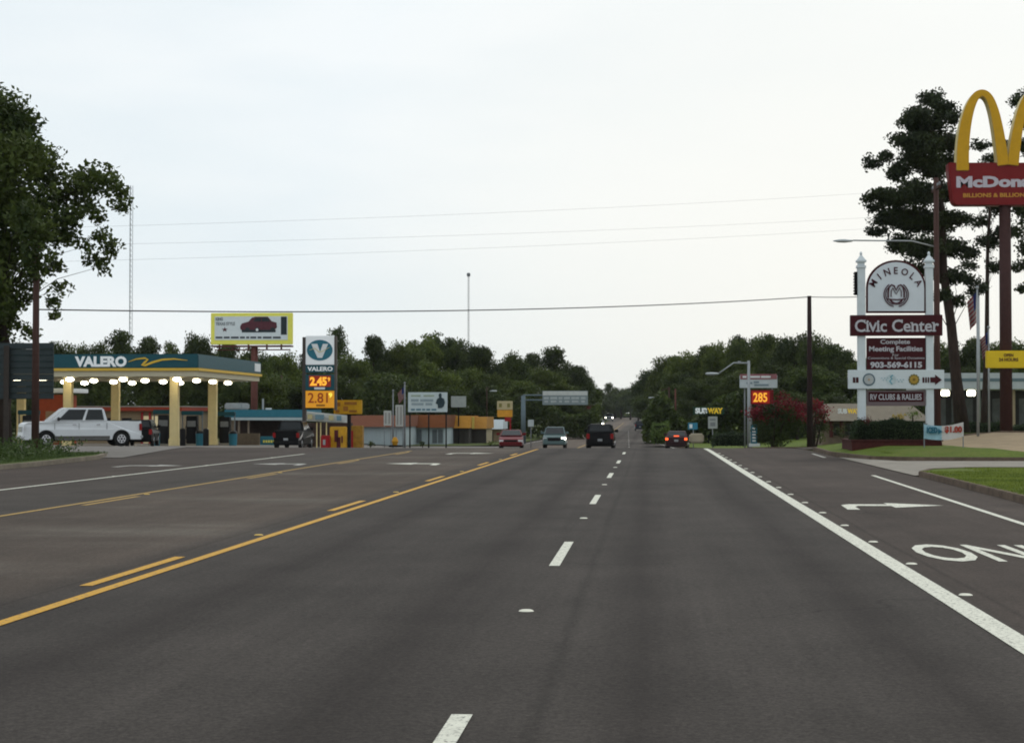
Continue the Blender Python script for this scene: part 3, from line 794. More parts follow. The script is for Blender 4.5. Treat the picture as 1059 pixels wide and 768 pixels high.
def pump(px_, Y, k):
    c = W(px_, 440, Y); z0 = gz(c.x, Y)
    t = empty('fuel_pump', (c.x, Y, z0), ['tall dark fuel pump just left of the front cream column', 'tall dark fuel pump between the two right hand cream columns', 'narrow dark fuel pump just right of the rear cream column', 'dark fuel pump left of the white pickup, under the canopy'][k], 'fuel pump', 'fuel pumps')
    mb = MB(); mb.box(c.x - 1.0, c.x + 1.0, Y - .5, Y + .5, z0, z0 + .16); mb.build('plinth', CONC, t, bevel=.03)
    mb = MB(); mb.box(c.x - .38, c.x + .38, Y - .28, Y + .28, z0 + .16, z0 + 2.1); mb.build('cabinet', BLACK, t, bevel=.04)
    mb = MB(); mb.box(c.x - .3, c.x + .3, Y - .3, Y - .27, z0 + 1.35, z0 + 1.75); mb.build('display', GREYPOST, t)
    mb = MB(); mb.box(c.x - .75, c.x + .75, Y - .2, Y + .2, z0 + 2.15, z0 + 2.45); mb.build('valance', TEAL, t, bevel=.04)
    for s in (-1, 1):
        mb = MB(); mb.tube([(c.x + s * .7, Y, z0 + .16), (c.x + s * .7, Y, z0 + 2.16)], .05, 8); mb.build('post', GREYPOST, t)
        mb = MB(); mb.tube([(c.x + s * .4, Y - .1, z0 + 1.5), (c.x + s * .52, Y - .2, z0 + .9), (c.x + s * .42, Y - .15, z0 + .5), (c.x + s * .4, Y - .1, z0 + 1.1)], .02, 6); mb.build('hose', RUBBER, t)
for k, (p, Y) in enumerate(((170, 116), (199, 120), (233, 127), (30, 118))): pump(p, Y, k)
def bin_(p, Y, label):
    c = W(p, 450, Y); z0 = gz(c.x, Y); t = empty('rubbish_bin', (c.x, Y, z0), label, 'rubbish bin', 'teal forecourt bins')
    mb = MB(); mb.tube([(c.x, Y, z0), (c.x, Y, z0 + .85)], [.27, .3], 14); mb.build('barrel', TEAL2, t, smooth=False)
    mb = MB(); mb.tube([(c.x, Y, z0 + .85), (c.x, Y, z0 + 1.0), (c.x, Y, z0 + 1.08)], [.31, .27, .1], 14); mb.build('lid', BLACK, t)
bin_(161, 114, 'teal barrel bin left of the leftmost visible pump'); bin_(207, 116, 'teal barrel bin left of the rear cream column'); bin_(241, 122, 'teal barrel bin at the right end of the canopy')
def bollard(p, Y, label):
    c = W(p, 450, Y); z0 = gz(c.x, Y); mb = MB(); mb.tube([(c.x, Y, z0), (c.x, Y, z0 + 1.1), (c.x, Y, z0 + 1.18)], [.2, .2, .1], 12)
    o = mb.build('bollard', BLACK, loc=(c.x, Y, z0)); tag(o, label, 'bollard', 'black forecourt bollards')
bollard(189, 113, 'squat black bollard right of the front cream column'); bollard(213, 115, 'squat black bollard left of the rear cream column')

# station shop
def windowed_wall(): pass
YS_ = 138
sh = empty('station_shop', (W(110, 450, YS_).x, YS_, gz(-45, YS_)), 'low tan station shop with a red roof edge behind the white pickup', 'shop')
def zrow(r, Y): return W(500, r, Y).z
zg = gz(-40, YS_)
x0 = W(42, 440, YS_).x; x1 = W(186, 440, YS_).x
zT = W(110, 421, YS_).z
TAN = mat('tan_wall', (.28, .22, .14), .9, .12, 1.5)
mb = MB(); mb.box(x0, x1, YS_, YS_ + 9, zg, zT - .3); mb.build('wall', TAN, sh)
mb = MB(); mb.box(x0 - .3, x1 + .3, YS_ - .5, YS_ + 9.3, zT - .3, zT + .02); mb.build('roof_edge', mat('red_roof_edge', (.30, .045, .02), .6, .12), sh, bevel=.02)
mb = MB(); mb.box(x0 - .35, x1 + .35, YS_ - .55, YS_ + 9.35, zT + .022, zT + .1); mb.build('roof', CONC, sh)
for p in (148, 158, 168): 
    mb = MB(); mb.boxpx(p - 1, 430, p + 6, 458, YS_ - .04, .03); mb.build('window', mat('shop_window_lit', (.5, .45, .3), .3, .2, 1, emit=(1, .85, .5), es=.25), sh)
for p in (155, 147):
    mb = MB(); mb.boxpx(p - 1.3, 426, p + .6, 461, YS_ - .3, .2); mb.build('pillar', RED, sh)
for p in (60, 85, 105, 126):
    mb = MB(); mb.boxpx(p, 432, p + 10, 446, YS_ - .04, .03); mb.build('window', GLASS, sh)
pv = empty('kiosk', (W(54, 450, 130).x, 130, gz(-45, 130)), 'small red and white kiosk at the left end of the forecourt', 'kiosk')
OR = mat('orange_red_paint', (.33, .06, .02), .6, .15)
mb = MB(); mb.boxpx(40, 408, 66, 463, 130, 3); mb.build('wall', OR, pv, bevel=.04)
mb = MB(); mb.boxpx(38, 401.5, 74, 406, 129.6, 4); mb.build('roof', WHITE, pv, bevel=.04)
mb = MB(); mb.boxpx(47, 425, 60, 458, 129.96, .03); mb.build('door', mat('kiosk_door', (.3, .2, .12), .7, .2), pv)
# teal roofed drive-in
YD = 142
dv = empty('drive_in_canopy', (W(272, 450, YD).x, YD + 3, gz(-30, YD)), 'long low drive-in building with a bright teal fascia and dark open bays', 'building')
mb = MB(); mb.boxpx(232, 423.5, 316, 431.5, YD, 7); mb.build('fascia', TEAL2, dv, bevel=.04)
mb = MB(); mb.boxpx(231.5, 431.6, 316.5, 434.3, YD - .08, 7.1); mb.build('trim', mat('pale_trim', (.4, .48, .5), .6, .08), dv)
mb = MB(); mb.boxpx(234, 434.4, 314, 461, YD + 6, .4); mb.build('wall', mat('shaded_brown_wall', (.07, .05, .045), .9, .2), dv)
for p in (236, 240.5, 246, 256, 291, 311):
    mb = MB(); mb.boxpx(p, 434.4, p + (4 if p in (236,) else 1.5), 461, YD + .3, .3); mb.build('post', mat('post_tan', (.25, .2, .15), .8, .1), dv)
mb = MB(); mb.boxpx(232, 416.5, 250, 423.4, YD + 4, 3); mb.build('roof_unit', STEEL, dv, bevel=.1)
mb = MB(); mb.boxpx(271, 412, 272.6, 423.4, YD + 2, .15); mb.build('vent_pipe', STEEL, dv)
mb = MB(); mb.boxpx(274, 421.8, 280, 423.4, YD + 1, .6); mb.build('roof_vent', WHITE, dv, bevel=.05)
mb = MB(); mb.boxpx(242, 448, 268, 462, 126, .3); o = mb.build('low_wall', mat('low_wall_brown', (.13, .10, .07), .9, .2, 4)); tag(o, 'low brown wall behind the brown billboard pole', 'wall')
vm_ = empty('menu_board', (W(277, 455, 128).x, 128, gz(-28, 128)), 'low teal menu board with yellow lettering left of the black pickup', 'menu board')
mb = MB(); mb.boxpx(269, 451, 287, 462, 128, .25); mb.build('panel', TEAL2, vm_, bevel=.03)
mb = MB()
for q in range(5): mb.boxpx(272 + q * 2.6, 455, 273.8 + q * 2.6, 457.5, 127.97, .02)
mb.build('lettering', YEL, vm_)
# sign-fronted shop with fruit machines
YK = 124
kk = empty('shop_awning', (W(338, 450, YK).x, YK, gz(-22, YK)), 'small shop with a pale board of teal and cream squares behind the price sign', 'shop')
mb = MB(); mb.add([(*W(314, 426, YK - 0.2).xy, W(314, 425, YK).z), (*W(359, 429, YK).xy, W(359, 429.5, YK).z), (*W(359, 437, YK).xy, W(359, 437, YK).z), (*W(314, 436, YK).xy, W(314, 435, YK).z)] , [(0, 1, 2, 3)])
vs = [Vector(v) for v in mb.v]; mb.v += [tuple(v + Vector((0, .4, 0))) for v in vs]; mb.f += [(7, 6, 5, 4), (0, 4, 5, 1), (1, 5, 6, 2), (2, 6, 7, 3), (3, 7, 4, 0)]
mb.build('sign_board', mat('pale_sign_board', (.5, .52, .5), .6, .1), kk)
for i, (p, c) in enumerate(((318, YEL), (326, TEAL2), (340, YEL), (348, TEAL2))):
    mb = MB(); mb.boxpx(p, 428 + (p - 314) * .05, p + (5 if i != 1 else 9), 433 + (p - 314) * .05, YK - .25, .03); mb.build('sign_square', mat('faded_cream', (.5, .45, .25), .7, .1) if c is YEL else mat('faded_teal', (.15, .25, .3), .7, .1), kk)
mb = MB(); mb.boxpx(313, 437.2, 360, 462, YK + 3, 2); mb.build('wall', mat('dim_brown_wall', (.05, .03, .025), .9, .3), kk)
for p in (327, 331, 337):
    mb = MB(); mb.boxpx(p, 436.6, p + .9, 462.6, YK + .4, .1); mb.build('post', CREAM, kk)
ym = mat('amber_paint', (.55, .30, .02), .5, .25, 2)
def machine(p0, p1, r0, Y, m, label, k, spots):
    c = W((p0 + p1) / 2, 450, Y); t = empty('vending_machine', (c.x, Y + .4, gz(c.x, Y)), label, 'vending machine')
    zl = gz(c.x, Y); a = W(p0, 450, Y).x; b = W(p1, 450, Y).x; h = W(p0, r0, Y).z
    mb = MB(); mb.box(a, b, Y, Y + .8, zl, h); mb.build('cabinet', m, t, bevel=.04)
    mb = MB()
    for (u0, u1, v0, v1) in spots: mb.box(a + (b - a) * u0, a + (b - a) * u1, Y - .02, Y - .003, zl + (h - zl) * v0, zl + (h - zl) * v1)
    mb.build('panel', k, t)
machine(341, 357, 441, 118, ym, 'wide amber yellow vending machine with dark red prints at the shop front', mat('dark_red_print', (.09, .015, .02), .6, .3, 3), [(.3, .55, .35, .85), (.45, .7, .1, .55), (.75, .85, .3, .6)])
machine(331.5, 340, 450, 117, RED, 'short red vending machine left of the wide amber one', STEEL, [(.3, .6, .35, .7)])
machine(363, 374.5, 440, 119, mat('brown_amber', (.28, .15, .02), .6, .3, 3), 'brown and amber machine just right of the dark sign pole', RED, [(.02, .2, .05, .8)])
def yellow_sign():
    Y = 110; c = W(361, 450, Y); t = empty('pole_sign', (c.x, Y + .1, gz(c.x, Y)), 'faded mustard yellow sign on a dark pole right of the tall price sign', 'sign')
    mb = MB(); mb.boxpx(345, 413.5, 374, 428, Y, .3); mb.build('panel', mat('mustard_panel', (.5, .28, .012), .6, .2, 2), t, bevel=.03)
    mb = MB()
    for (a, b, r, s) in ((347, 352, 416, 420), (356, 369, 415.5, 418.5), (355, 360, 420, 425), (347, 351, 423.5, 426.5), (361, 369, 423.8, 426.3)): mb.boxpx(a, r, b, s, Y - .02, .017)
    mb.build('lettering', mat('brown_letter', (.28, .12, .02), .7, .2), t)
    mb = MB(); mb.boxpx(359, 428.1, 362.5, 464, Y + .05, .2); mb.build('pole', DARK, t)
yellow_sign()
# tall price sign
YV = 108
pv2 = empty('price_sign', (W(330, 450, YV).x, YV + .2, gz(-20, YV)), 'tall price sign with a white V in a teal oval above lit amber numbers', 'price sign')
mb = MB(); mb.boxpx(312.6, 348.5, 316, 464, YV + .02, .35); mb.build('post', mat('brown_grey_post', (.06, .05, .045), .7, .1), pv2)
mb = MB(); mb.boxpx(345.6, 347.5, 347.8, 424, YV + .02, .35); mb.build('frame', mat('frame_brown', (.10, .085, .075), .7, .1), pv2)
mb = MB(); mb.boxpx(316, 347, 345.6, 377, YV, .4); mb.build('logo_panel', WHITE_LIT, pv2, bevel=.03)
mb = MB(); cx_, cz_ = px2(330.7, 362, YV); sc = YV / FPX
mb.prism([(cx_ + 13.6 * sc * math.cos(a), cz_ + 10.8 * sc * math.sin(a)) for a in np.linspace(0, 2 * PI, 40, endpoint=False)], YV - .03, YV - .004); mb.build('oval', TEAL2, pv2)
mb = MB(); V = [(322, 355.5), (328.3, 355.5), (331.2, 364), (334, 355.5), (339.5, 355.5), (333.3, 370), (328.6, 370)]
mb.prism([px2(p, r, YV) for p, r in V][::-1], YV - .06, YV - .033); mb.build('letter', WHITE, pv2)
mb = MB(); mb.ribbon([px2(p, r, YV) for p, r in ((320, 362), (326, 360), (330, 364), (334, 363), (341, 359))], [.02, .05, .07, .05, .02], YV - .075, YV - .062); mb.build('stripe', mat('pale_gold', (.6, .55, .3), .5, 0), pv2)
mb = MB(); mb.boxpx(316, 377.4, 345.6, 385, YV + .003, .38); mb.build('name_panel', TEAL, pv2)
textpx('VALERO', 318, 379, 344, 383.6, YV, WHITE_LIT, pv2, .03)
mb = MB(); mb.boxpx(316, 387.2, 345.6, 403, YV + .003, .38); mb.build('price_panel', TEAL, pv2)
mb = MB(); mb.boxpx(319.5, 388.3, 342, 399.8, YV - .02, .02); mb.build('display', mat('led_red', (.09, .012, .01), .5, .1, emit=(.6, .06, .02), es=.25), pv2)
LED = mat('led_amber', (.7, .35, .03), .5, 0, emit=(1, .45, .05), es=.75)
LEDP = mat('led_amber_panel', (.60, .27, .02), .5, .06, emit=(1, .42, .03), es=.28)
textpx('2.45', 320.5, 389.6, 338, 398.8, YV - .025, LED, pv2, .05); textpx('9', 338.8, 390, 341.5, 394.5, YV - .025, LED, pv2, .03)
mb = MB(); mb.boxpx(325, 400.3, 336, 402.5, YV - .02, .02); mb.build('grade_label', WHITE, pv2)
mb = MB(); mb.boxpx(316, 404, 345.6, 421.5, YV - .01, .39); mb.build('price_panel', LEDP, pv2)
textpx('2.81', 318.5, 406, 339, 416.5, YV - .012, mat('dark_red_led', (.22, .03, .01), .6, .0, emit=(.6, .12, .02), es=.15), pv2, .01); textpx('9', 340, 406, 343.5, 411, YV - .012, mat('bright_yellow_led', (.8, .7, .1), .5, 0, emit=(1, .9, .1), es=.7), pv2, .02)
mb = MB(); mb.boxpx(327, 418, 336, 420, YV - .03, .018); mb.build('grade_label', mat('dim_orange', (.35, .15, .02), .6, 0), pv2)

# billboard
YB_ = 150
bb = empty('billboard', (W(263, 450, YB_).x, YB_, gz(-30, YB_)), 'yellow framed billboard showing a dark red pickup truck, on a rusty pole', 'billboard')
mb = MB(); mb.boxpx(218, 323.5, 302, 356, YB_ + .02, .5); mb.build('frame', YEL, bb, bevel=.03)
mb = MB(); mb.boxpx(222, 327, 297.5, 351.5, YB_ - .01, .03); mb.build('poster', mat('poster_white', (.68, .73, .74), .7, .05), bb)
PG = mat('poster_grey', (.22, .24, .25), .8, .15); PR = mat('poster_red', (.10, .03, .04), .6, .2); PD = mat('poster_dark', (.03, .04, .045), .8, .2)
textpx('KING', 223, 328.2, 230.5, 331.6, YB_ - .01, PG, bb, .05); textpx('TEXAS STYLE', 223, 333, 243, 336.4, YB_ - .01, PG, bb, .03)
mb = MB(); mb.prism([px2(232.5 + (3.2 if k % 2 == 0 else 1.3) * math.sin(k * PI / 5), 340.8 - (2.6 if k % 2 == 0 else 1.1) * math.cos(k * PI / 5), YB_) for k in range(10)][::-1], YB_ - .03, YB_ - .012); mb.build('poster_star', PR, bb)
truck = [(248.5, 337.5), (250, 334.5), (257, 332.5), (260.5, 328.6), (264, 327.4), (277, 327.4), (281, 332), (286, 333.5), (286.5, 338.5), (284, 341), (250, 341.5), (248.5, 340)]
mb = MB(); mb.prism([px2(p, r, YB_) for p, r in truck], YB_ - .03, YB_ - .012); mb.build('poster_truck', PR, bb)
mb = MB()
for P in ([(262, 332.4), (264.5, 328.6), (270, 328.3), (270, 332.4)], [(271, 332.4), (271, 328.3), (276.5, 328.3), (279.5, 332.4)]): mb.prism([px2(p, r, YB_) for p, r in P], YB_ - .04, YB_ - .031)
mb.boxpx(250, 341, 285, 343.5, YB_ - .04, .02)
for p in (256, 266, 282): mb.prism([px2(p + 2.4 * math.cos(a), 341 - 2.6 * math.sin(a), YB_) for a in np.linspace(0, 6.2, 14)], YB_ - .05, YB_ - .031)
mb.boxpx(290.5, 327.3, 296.5, 346, YB_ - .03, .018)
mb.build('poster_picture', PD, bb)
mb = MB()
for p in (266,): mb.prism([px2(p + 1.3 * math.cos(a), 341 - 1.5 * math.sin(a), YB_) for a in np.linspace(0, 6.2, 14)], YB_ - .06, YB_ - .051)
mb.build('poster_wheel', WHITE, bb)
mb = MB(); x = 223
for w_ in (7, 6, 8, 5, 3, 6, 4, 9, 8): mb.boxpx(x, 348, x + w_, 349.8, YB_ - .03, .018); x += w_ + 1.4
mb.build('lettering', PD, bb)
mb = MB(); mb.boxpx(219, 357, 301, 358.6, YB_ + .1, 1.0)
for p in (226, 240, 256, 275, 290): mb.boxpx(p, 356, p + 1.2, 362, YB_ + .3, .3)
mb.boxpx(222, 361, 300, 362.2, YB_ + .4, .2); mb.build('catwalk', RUST, bb)
c = W(263, 400, YB_ + .5); mb = MB(); mb.tube([(c.x, YB_ + .5, gz(-30, YB_)), (c.x, YB_ + .5, W(263, 357, YB_).z)], .30, 16); mb.build('pole', RUST, bb, smooth=True)

# ------------------------------------------------------------------ shops left of the road
def shop(name, Y, p0, p1, rf0, rf1, dep, mf, mw, label, extra=None):
    c = W((p0 + p1) / 2, 450, Y); t = empty(name, (c.x, Y, gz(c.x, Y)), label, 'shop')
    a = W(p0, 440, Y).x; b = W(p1, 440, Y).x; z0 = gz(c.x, Y); zt_ = W(p0, rf0, Y).z; zf = W(p0, rf1, Y).z
    mb = MB(); mb.box(a + .15, b - .15, Y + .5, Y + dep, z0 - .1, zf); mb.build('wall', mw, t)
    # sloped mansard fascia
    mb = MB(); mb.add([(a, Y, zf), (b, Y, zf), (b, Y + .9, zt_), (a, Y + .9, zt_), (a, Y + dep + .2, zf), (b, Y + dep + .2, zf), (b, Y + dep, zt_), (a, Y + dep, zt_)],
                      [(0, 1, 2, 3), (4, 7, 6, 5), (3, 2, 6, 7), (0, 3, 7, 4), (1, 5, 6, 2), (0, 4, 5, 1)])
    mb.build('roof', mf, t)
    return t
BRF = mat('brown_shingle', (.19, .075, .045), .9, .12, 2, bump=.3, stretch=(1, 1, 6)); BRF2 = mat('dark_orange_shingle', (.16, .055, .02), .9, .15, 2, stretch=(1, 1, 6))
WWALL = mat('pale_blue_wall', (.36, .42, .44), .8, .08, 1, stretch=(6, 1, 1)); TAN2 = mat('pale_tan_wall', (.35, .30, .2), .9, .12)
s1 = shop('roadside_shop', 150, 361, 419, 429.5, 441.2, 10, BRF, WWALL, 'long low shop with a plain brown shingle roof edge and pale walls behind the flags')
s2 = shop('roadside_shop', 158, 422, 461, 429, 442, 9, BRF2, WWALL, 'low shop with a dark orange roof edge and pale walls under the white hoarding')
for p in (431, 447, 453):
    mb = MB(); mb.boxpx(p, 444, p + 5, 458, 158.46, .03); mb.build('window', mat('grey_window', (.12, .14, .15), .3, .2, 1), s2)
s3 = shop('roadside_shop', 165, 462, 486, 430, 442.5, 8, mat('orange_awning', (.42, .2, .03), .8, .12), mat('dark_grey_front', (.06, .055, .05), .9, .3, 2), 'small dark fronted shop with a bright orange awning left of the mast')
s4 = shop('roadside_shop', 168, 487, 503, 431, 443, 8, mat('orange_awning_b', (.38, .19, .04), .8, .12), TAN2, 'narrow tan shop with an orange roof edge right of the mast')
mb = MB(); mb.boxpx(488, 444, 503, 459, 168.46, .03); mb.build('window', mat('brown_window', (.04, .035, .03), .4, .2), s4)
mb = MB(); mb.boxpx(487.8, 431, 490.5, 443, 166.9, .05); mb.build('yellow_panel', mat('bright_yellow_panel', (.6, .5, .12), .6, .1), s4)
for p in (464, 470, 477):
    mb = MB(); mb.boxpx(p, 444, p + 4.5, 459, 165.46, .03); mb.build('window', MATS['brown_window'], s3)
tn = shop('roadside_shop', 178, 498, 520, 434, 443.5, 6, mat('white_canvas', (.5, .56, .58), .8, .06), mat('tan_brown_wall', (.25, .19, .12), .9, .2), 'tan building under a white canvas awning beside the small amber and cream sign')
mb = MB(); mb.boxpx(503, 446, 510, 458, 178.4, .05); mb.build('door', DARK, tn)

def board_sign(Y, p0, r0, p1, r1, posts, label, mp, lines=(), name='sign_board', cat='sign', th=.2, pw=1.5, pm=None, ml=None, rb=None, group=None):
    c = W((p0 + p1) / 2, 450, Y); t = empty(name, (c.x, Y + th / 2, gz(c.x, Y)), label, cat, group)
    mb = MB(); mb.boxpx(p0, r0, p1, r1, Y, th); mb.build('panel', mp, t, bevel=.015)
    for p in posts:
        v = W(p, 440, Y); zt_ = W(p, (r0 + r1) / 2, Y).z; mb = MB(); w = pw * Y / FPX / 2
        mb.tube([(v.x, Y + th + w, gz(v.x, Y) - .05), (v.x, Y + th + w, zt_)], w, 8); mb.build('post', pm or GREYPOST, t, smooth=True)
    if lines:
        for (a, q0, b, q1) in lines:
            mb = MB(); mb.boxpx(a, q0, b, q1, Y - .018, .014); mb.build('lettering', ml, t)
    return t
hb = board_sign(140, 422, 405.5, 462.5, 426, (423.5, 443, 461), 'white hoarding with a dark figure in a suit at its right end', mat('hoarding_white', (.48, .55, .56), .7, .05), name='billboard', cat='billboard', pm=DARK)
for q in [(425, 408.2, 435, 410), (438, 408.2, 449, 410)]:
    mb = MB(); mb.boxpx(*q, 139.98, .018)
    mb.build('lettering', mat('faded_green_text', (.3, .36, .28), .8, .1), hb)
mb = MB()
for q in ((425, 412.5, 433, 415.2), (434.5, 412.5, 448, 415.2), (425.5, 416.5, 438, 419), (440, 416.5, 447, 419)): mb.boxpx(*q, 139.98, .018)
mb.build('lettering', mat('faded_grey_text', (.26, .32, .34), .8, .1), hb)
mb = MB(); x = 425
for w_ in (4, 5, 3, 4, 5): mb.boxpx(x, 422.5, x + w_, 424.3, 139.98, .018); x += w_ + 1.3
mb.build('lettering', mat('faded_blue_text', (.08, .17, .22), .8, .1), hb)
fig = [(450.5, 417), (452, 412.5), (454.3, 411), (453.6, 409), (454.2, 406.8), (455.4, 406.4), (456.4, 407), (456.8, 409), (456.4, 410.8), (459, 412), (460.3, 416), (459, 420), (456.5, 421.8), (453, 422), (452.6, 418)]
mb = MB(); mb.prism([px2(p, r, 140) for p, r in fig], 139.96, 139.982); mb.build('poster_figure', mat('figure_dark', (.03, .05, .06), .8, .3), hb)
board_sign(165, 466.5, 409.5, 482, 421, (474,), 'small blank grey sign board between the white hoarding and the mast', mat('grey_board', (.3, .33, .32), .8, .1), pm=DARK, th=.12)
ps = board_sign(150, 514, 414.5, 530, 423.5, (527.5,), 'small cream and amber sign board on a reddish pole', mat('cream_board', (.45, .38, .22), .7, .12), [(516, 417, 519, 421), (524.5, 417, 527.5, 421)], ml=mat('olive_text', (.2, .18, .06), .8, 0), pm=RED)
mb = MB(); mb.boxpx(514.3, 423.8, 529.8, 431, 149.99, .22); mb.build('lower_panel', mat('amber_board', (.6, .28, .03), .6, .15), ps)
mb = MB(); mb.boxpx(522, 431.2, 528.5, 435.5, 150, .15); mb.build('arrow_panel', RED, ps)
board_sign(140, 546, 433.8, 552, 441, (549,), 'small square white road sign right of the green-grey mast post', mat('sign_white', (.42, .46, .46), .7, .1), pm=GREYPOST, th=.05, pw=.8)
# pale hanging banners by the flags
for (p, r0, r1, Y, lb) in ((400.8, 424.5, 440, 132, 'narrow white banner with grey stripes left of the flag poles'), (413, 418.5, 441, 133, 'tall cream banner between the two flag poles')):
    t = board_sign(Y, p - 4, r0, p + 4, r1, (p - 3.4, p + 3.4), lb, mat('banner_white', (.45, .46, .43), .8, .12, 2), [(p - 2.5, r0 + 2, p - 1.2, r1 - 2), (p + 1, r0 + 2, p + 2.3, r1 - 2)], name='banner', cat='banner', ml=mat('banner_grey', (.25, .24, .23), .8, .1), th=.04, pw=.7)
def flagpole(p, Y, r_top, rad, label, flag=None, m=GREYPOST):
    v = W(p, 440, Y); z0 = gz(v.x, Y); zt_ = W(p, r_top, Y).z
    t = empty('flagpole', (v.x, Y, z0), label, 'flagpole')
    mb = MB(); mb.tube([(v.x, Y, z0), (v.x, Y, zt_)], [rad, rad * .6], 10); mb.build('pole', m, t, smooth=True)
    mb = MB(); mb.tube([(v.x, Y, zt_), (v.x, Y, zt_ + .06), (v.x, Y, zt_ + .13), (v.x, Y, zt_ + .17)], [.03, .09, .07, .01], 10); mb.build('finial', m, t, smooth=True)
    if flag:
        f, parts = flag
        # limp flag: hanging folds, striped
        n = 8; k = 14; W0, Ht = parts
        top = zt_ - .15; 
        if True:
            mb = MB(); 
            for i in range(n + 1):
                for j in range(k):
                    u = i / n; vv = j / (k - 1)
                    mb.v.append((v.x + f * (.04 + W0 * u * (1 - .25 * vv)), Y + .10 * math.sin(u * 9 + vv * 2), top - Ht * vv - W0 * u * 1.1 * (1 - .2 * vv)))
            for i in range(n):
                for j in range(k - 1):
                    a_ = i * k + j; mb.f.append((a_, a_ + 1, a_ + k + 1, a_ + k))
            o = mb.build('flag', RED2, t, smooth=True); o.data.materials.append(FWH); o.data.materials.append(BLU)
            for q, p_ in enumerate(o.data.polygons):
                i, j = divmod(q, k - 1); p_.material_index = 2 if (i < 3 and j < 7) else j % 2
RED2 = mat('flag_red', (.16, .02, .025), .8, .1); FWH = mat('flag_white', (.25, .22, .21), .8, .1); BLU = mat('flag_blue', (.02, .03, .12), .8, .1)
flagpole(406.5, 130, 405, .07, 'short plain grey pole beside the orange lamp box, left of the flags')
flagpole(418.5, 131, 397, .09, 'flag pole with a limp striped flag left of the white hoarding', (-1, (.5, .9)))
t = empty('planter', (W(408.5, 450, 128).x, 128, gz(-18, 128)), 'orange planter on a dark base at the foot of the short grey pole', 'planter')
mb = MB(); mb.boxpx(402, 460.2, 415, 462, 128, .8); mb.build('base', DARK, t)
mb = MB(); v = W(408.5, 456, 128.4); mb.tube([(v.x, 128.4, v.z - .3), (v.x, 128.4, v.z), (v.x, 128.4, v.z + .3)], [.16, .26, .12], 12); mb.build('pot', mat('orange_pot', (.5, .25, .02), .6, .2), t)
def shrub(p, r0, r1, w, Y, label, m=G2, seed=1, size=.12, n=500, nm='shrub', nat=.8):
    rng = np.random.default_rng(seed); v = W(p, r1, Y); h = W(p, r0, Y).z - v.z; hw = w * Y / FPX / 2
    root = empty(nm, (v.x, Y, v.z), label, 'shrub')
    pts = lobes_to_points([(rng.uniform(-.5, .5) * hw, rng.uniform(-.4, .4) * hw, h * rng.uniform(.3, .7), h * .33) for _ in range(5)], 3, rng, clump=.25)
    me = leaf_mesh('foliage', pts, size, m, rng); o = bpy.data.objects.new('foliage', me); COL.objects.link(o); o.parent = root
    mb = MB(); mb.tube([(0, 0, -.05), (0, 0, h * .5)], [.04, .02], 6); mb.build('stem', BARK, root, local=True)
shrub(383, 455, 463, 10, 126, 'low dark and yellow shrub left of the pale shop wall', G2, 61)
shrub(437, 456, 462, 8, 140, 'small dark shrub at the left post of the white hoarding', G1, 62)
shrub(508, 453, 462, 16, 150, 'low green bush left of the red car', G2, 63)
POLEB = mat('brown_pole', (.07, .036, .03), .85, .25, 5, stretch=(1, 1, .15))
# ------------------------------------------------------------------ masts, lamps, poles, cables
def tapered(p, Y, r_top, r0, r1, m, name, label, cat, dx=0, z_add=0):
    v = W(p, 440, Y); z0 = gz(v.x, Y); zt_ = W(p, r_top, Y).z
    mb = MB(); mb.tube([(v.x, Y, z0 - .1), (v.x + dx * .5, Y, (z0 + zt_) / 2), (v.x + dx, Y, zt_)], [r0, (r0 + r1) / 2, r1], 12)
    t = empty(name, (v.x, Y, z0), label, cat); mb.build('pole', m, t, smooth=True)
    return t, v.x + dx, zt_, z0
def lattice(p, Y, r_top, w, label, m):
    v = W(p, 430, Y); z0 = gz(v.x, Y); zt_ = W(p, r_top, Y).z
    t = empty('radio_mast', (v.x, Y, z0), label, 'mast')
    P = [(v.x + w * math.cos(a), Y + w * math.sin(a)) for a in (.5, .5 + 2 * PI / 3, .5 + 4 * PI / 3)]
    for (x, y) in P:
        mb = MB(); mb.tube([(x, y, z0), (x, y, zt_)], w * .14, 5); mb.build('leg', m, t)
    mb = MB(); n = int((zt_ - z0) / (w * 3)); 
    for i in range(n):
        a = z0 + (zt_ - z0) * i / n; b = z0 + (zt_ - z0) * (i + 1) / n
        for k in range(3):
            q = P[(k + i % 2) % 3]; s = P[(k + 1 + i % 2) % 3] if i % 2 == 0 else P[k]
            mb.tube([(*P[k], a), (*P[(k + 1) % 3], b)], w * .07, 4, cap=False)
    mb.build('bracing', m, t)
    return t, v.x, zt_
MAST = mat('mast_grey', (.30, .31, .33), .6, .05)
lattice(134.5, 420, 192, .42, 'tall thin radio mast behind the wood, left of the yellow billboard', MAST)
t, x, z = lattice(484.5, 260, 286, .13, 'slim radio mast with a dark tip above the shops', mat('mast_dark', (.09, .09, .1), .6, .05))
mb = MB(); mb.box(x - .25, x + .25, 259.75, 260.25, z, z + .55); mb.build('antenna', GREYPOST, t, bevel=.08)
mb = MB()
for k, (r, w) in enumerate(((362, .55), (366, .8), (370, .5), (358, .35))): 
    zz = W(484, r, 260).z; mb.tube([(x - w, 260, zz), (x + w, 260, zz)], .07, 6); mb.tube([(x - w, 260, zz - .5), (x - w, 260, zz + .5)], .06, 6); mb.tube([(x + w, 260, zz - .4), (x + w, 260, zz + .6)], .06, 6)
mb.build('antenna', GREYPOST, t)
mb = MB(); v = W(484.5, 430, 259.9); mb.tube([(v.x, 260, gz(v.x, 260)), (v.x, 260, W(484, 375, 260).z)], [.28, .18], 10); mb.build('lower_pole', mat('mast_dark2', (.07, .07, .075), .7, .1), t)

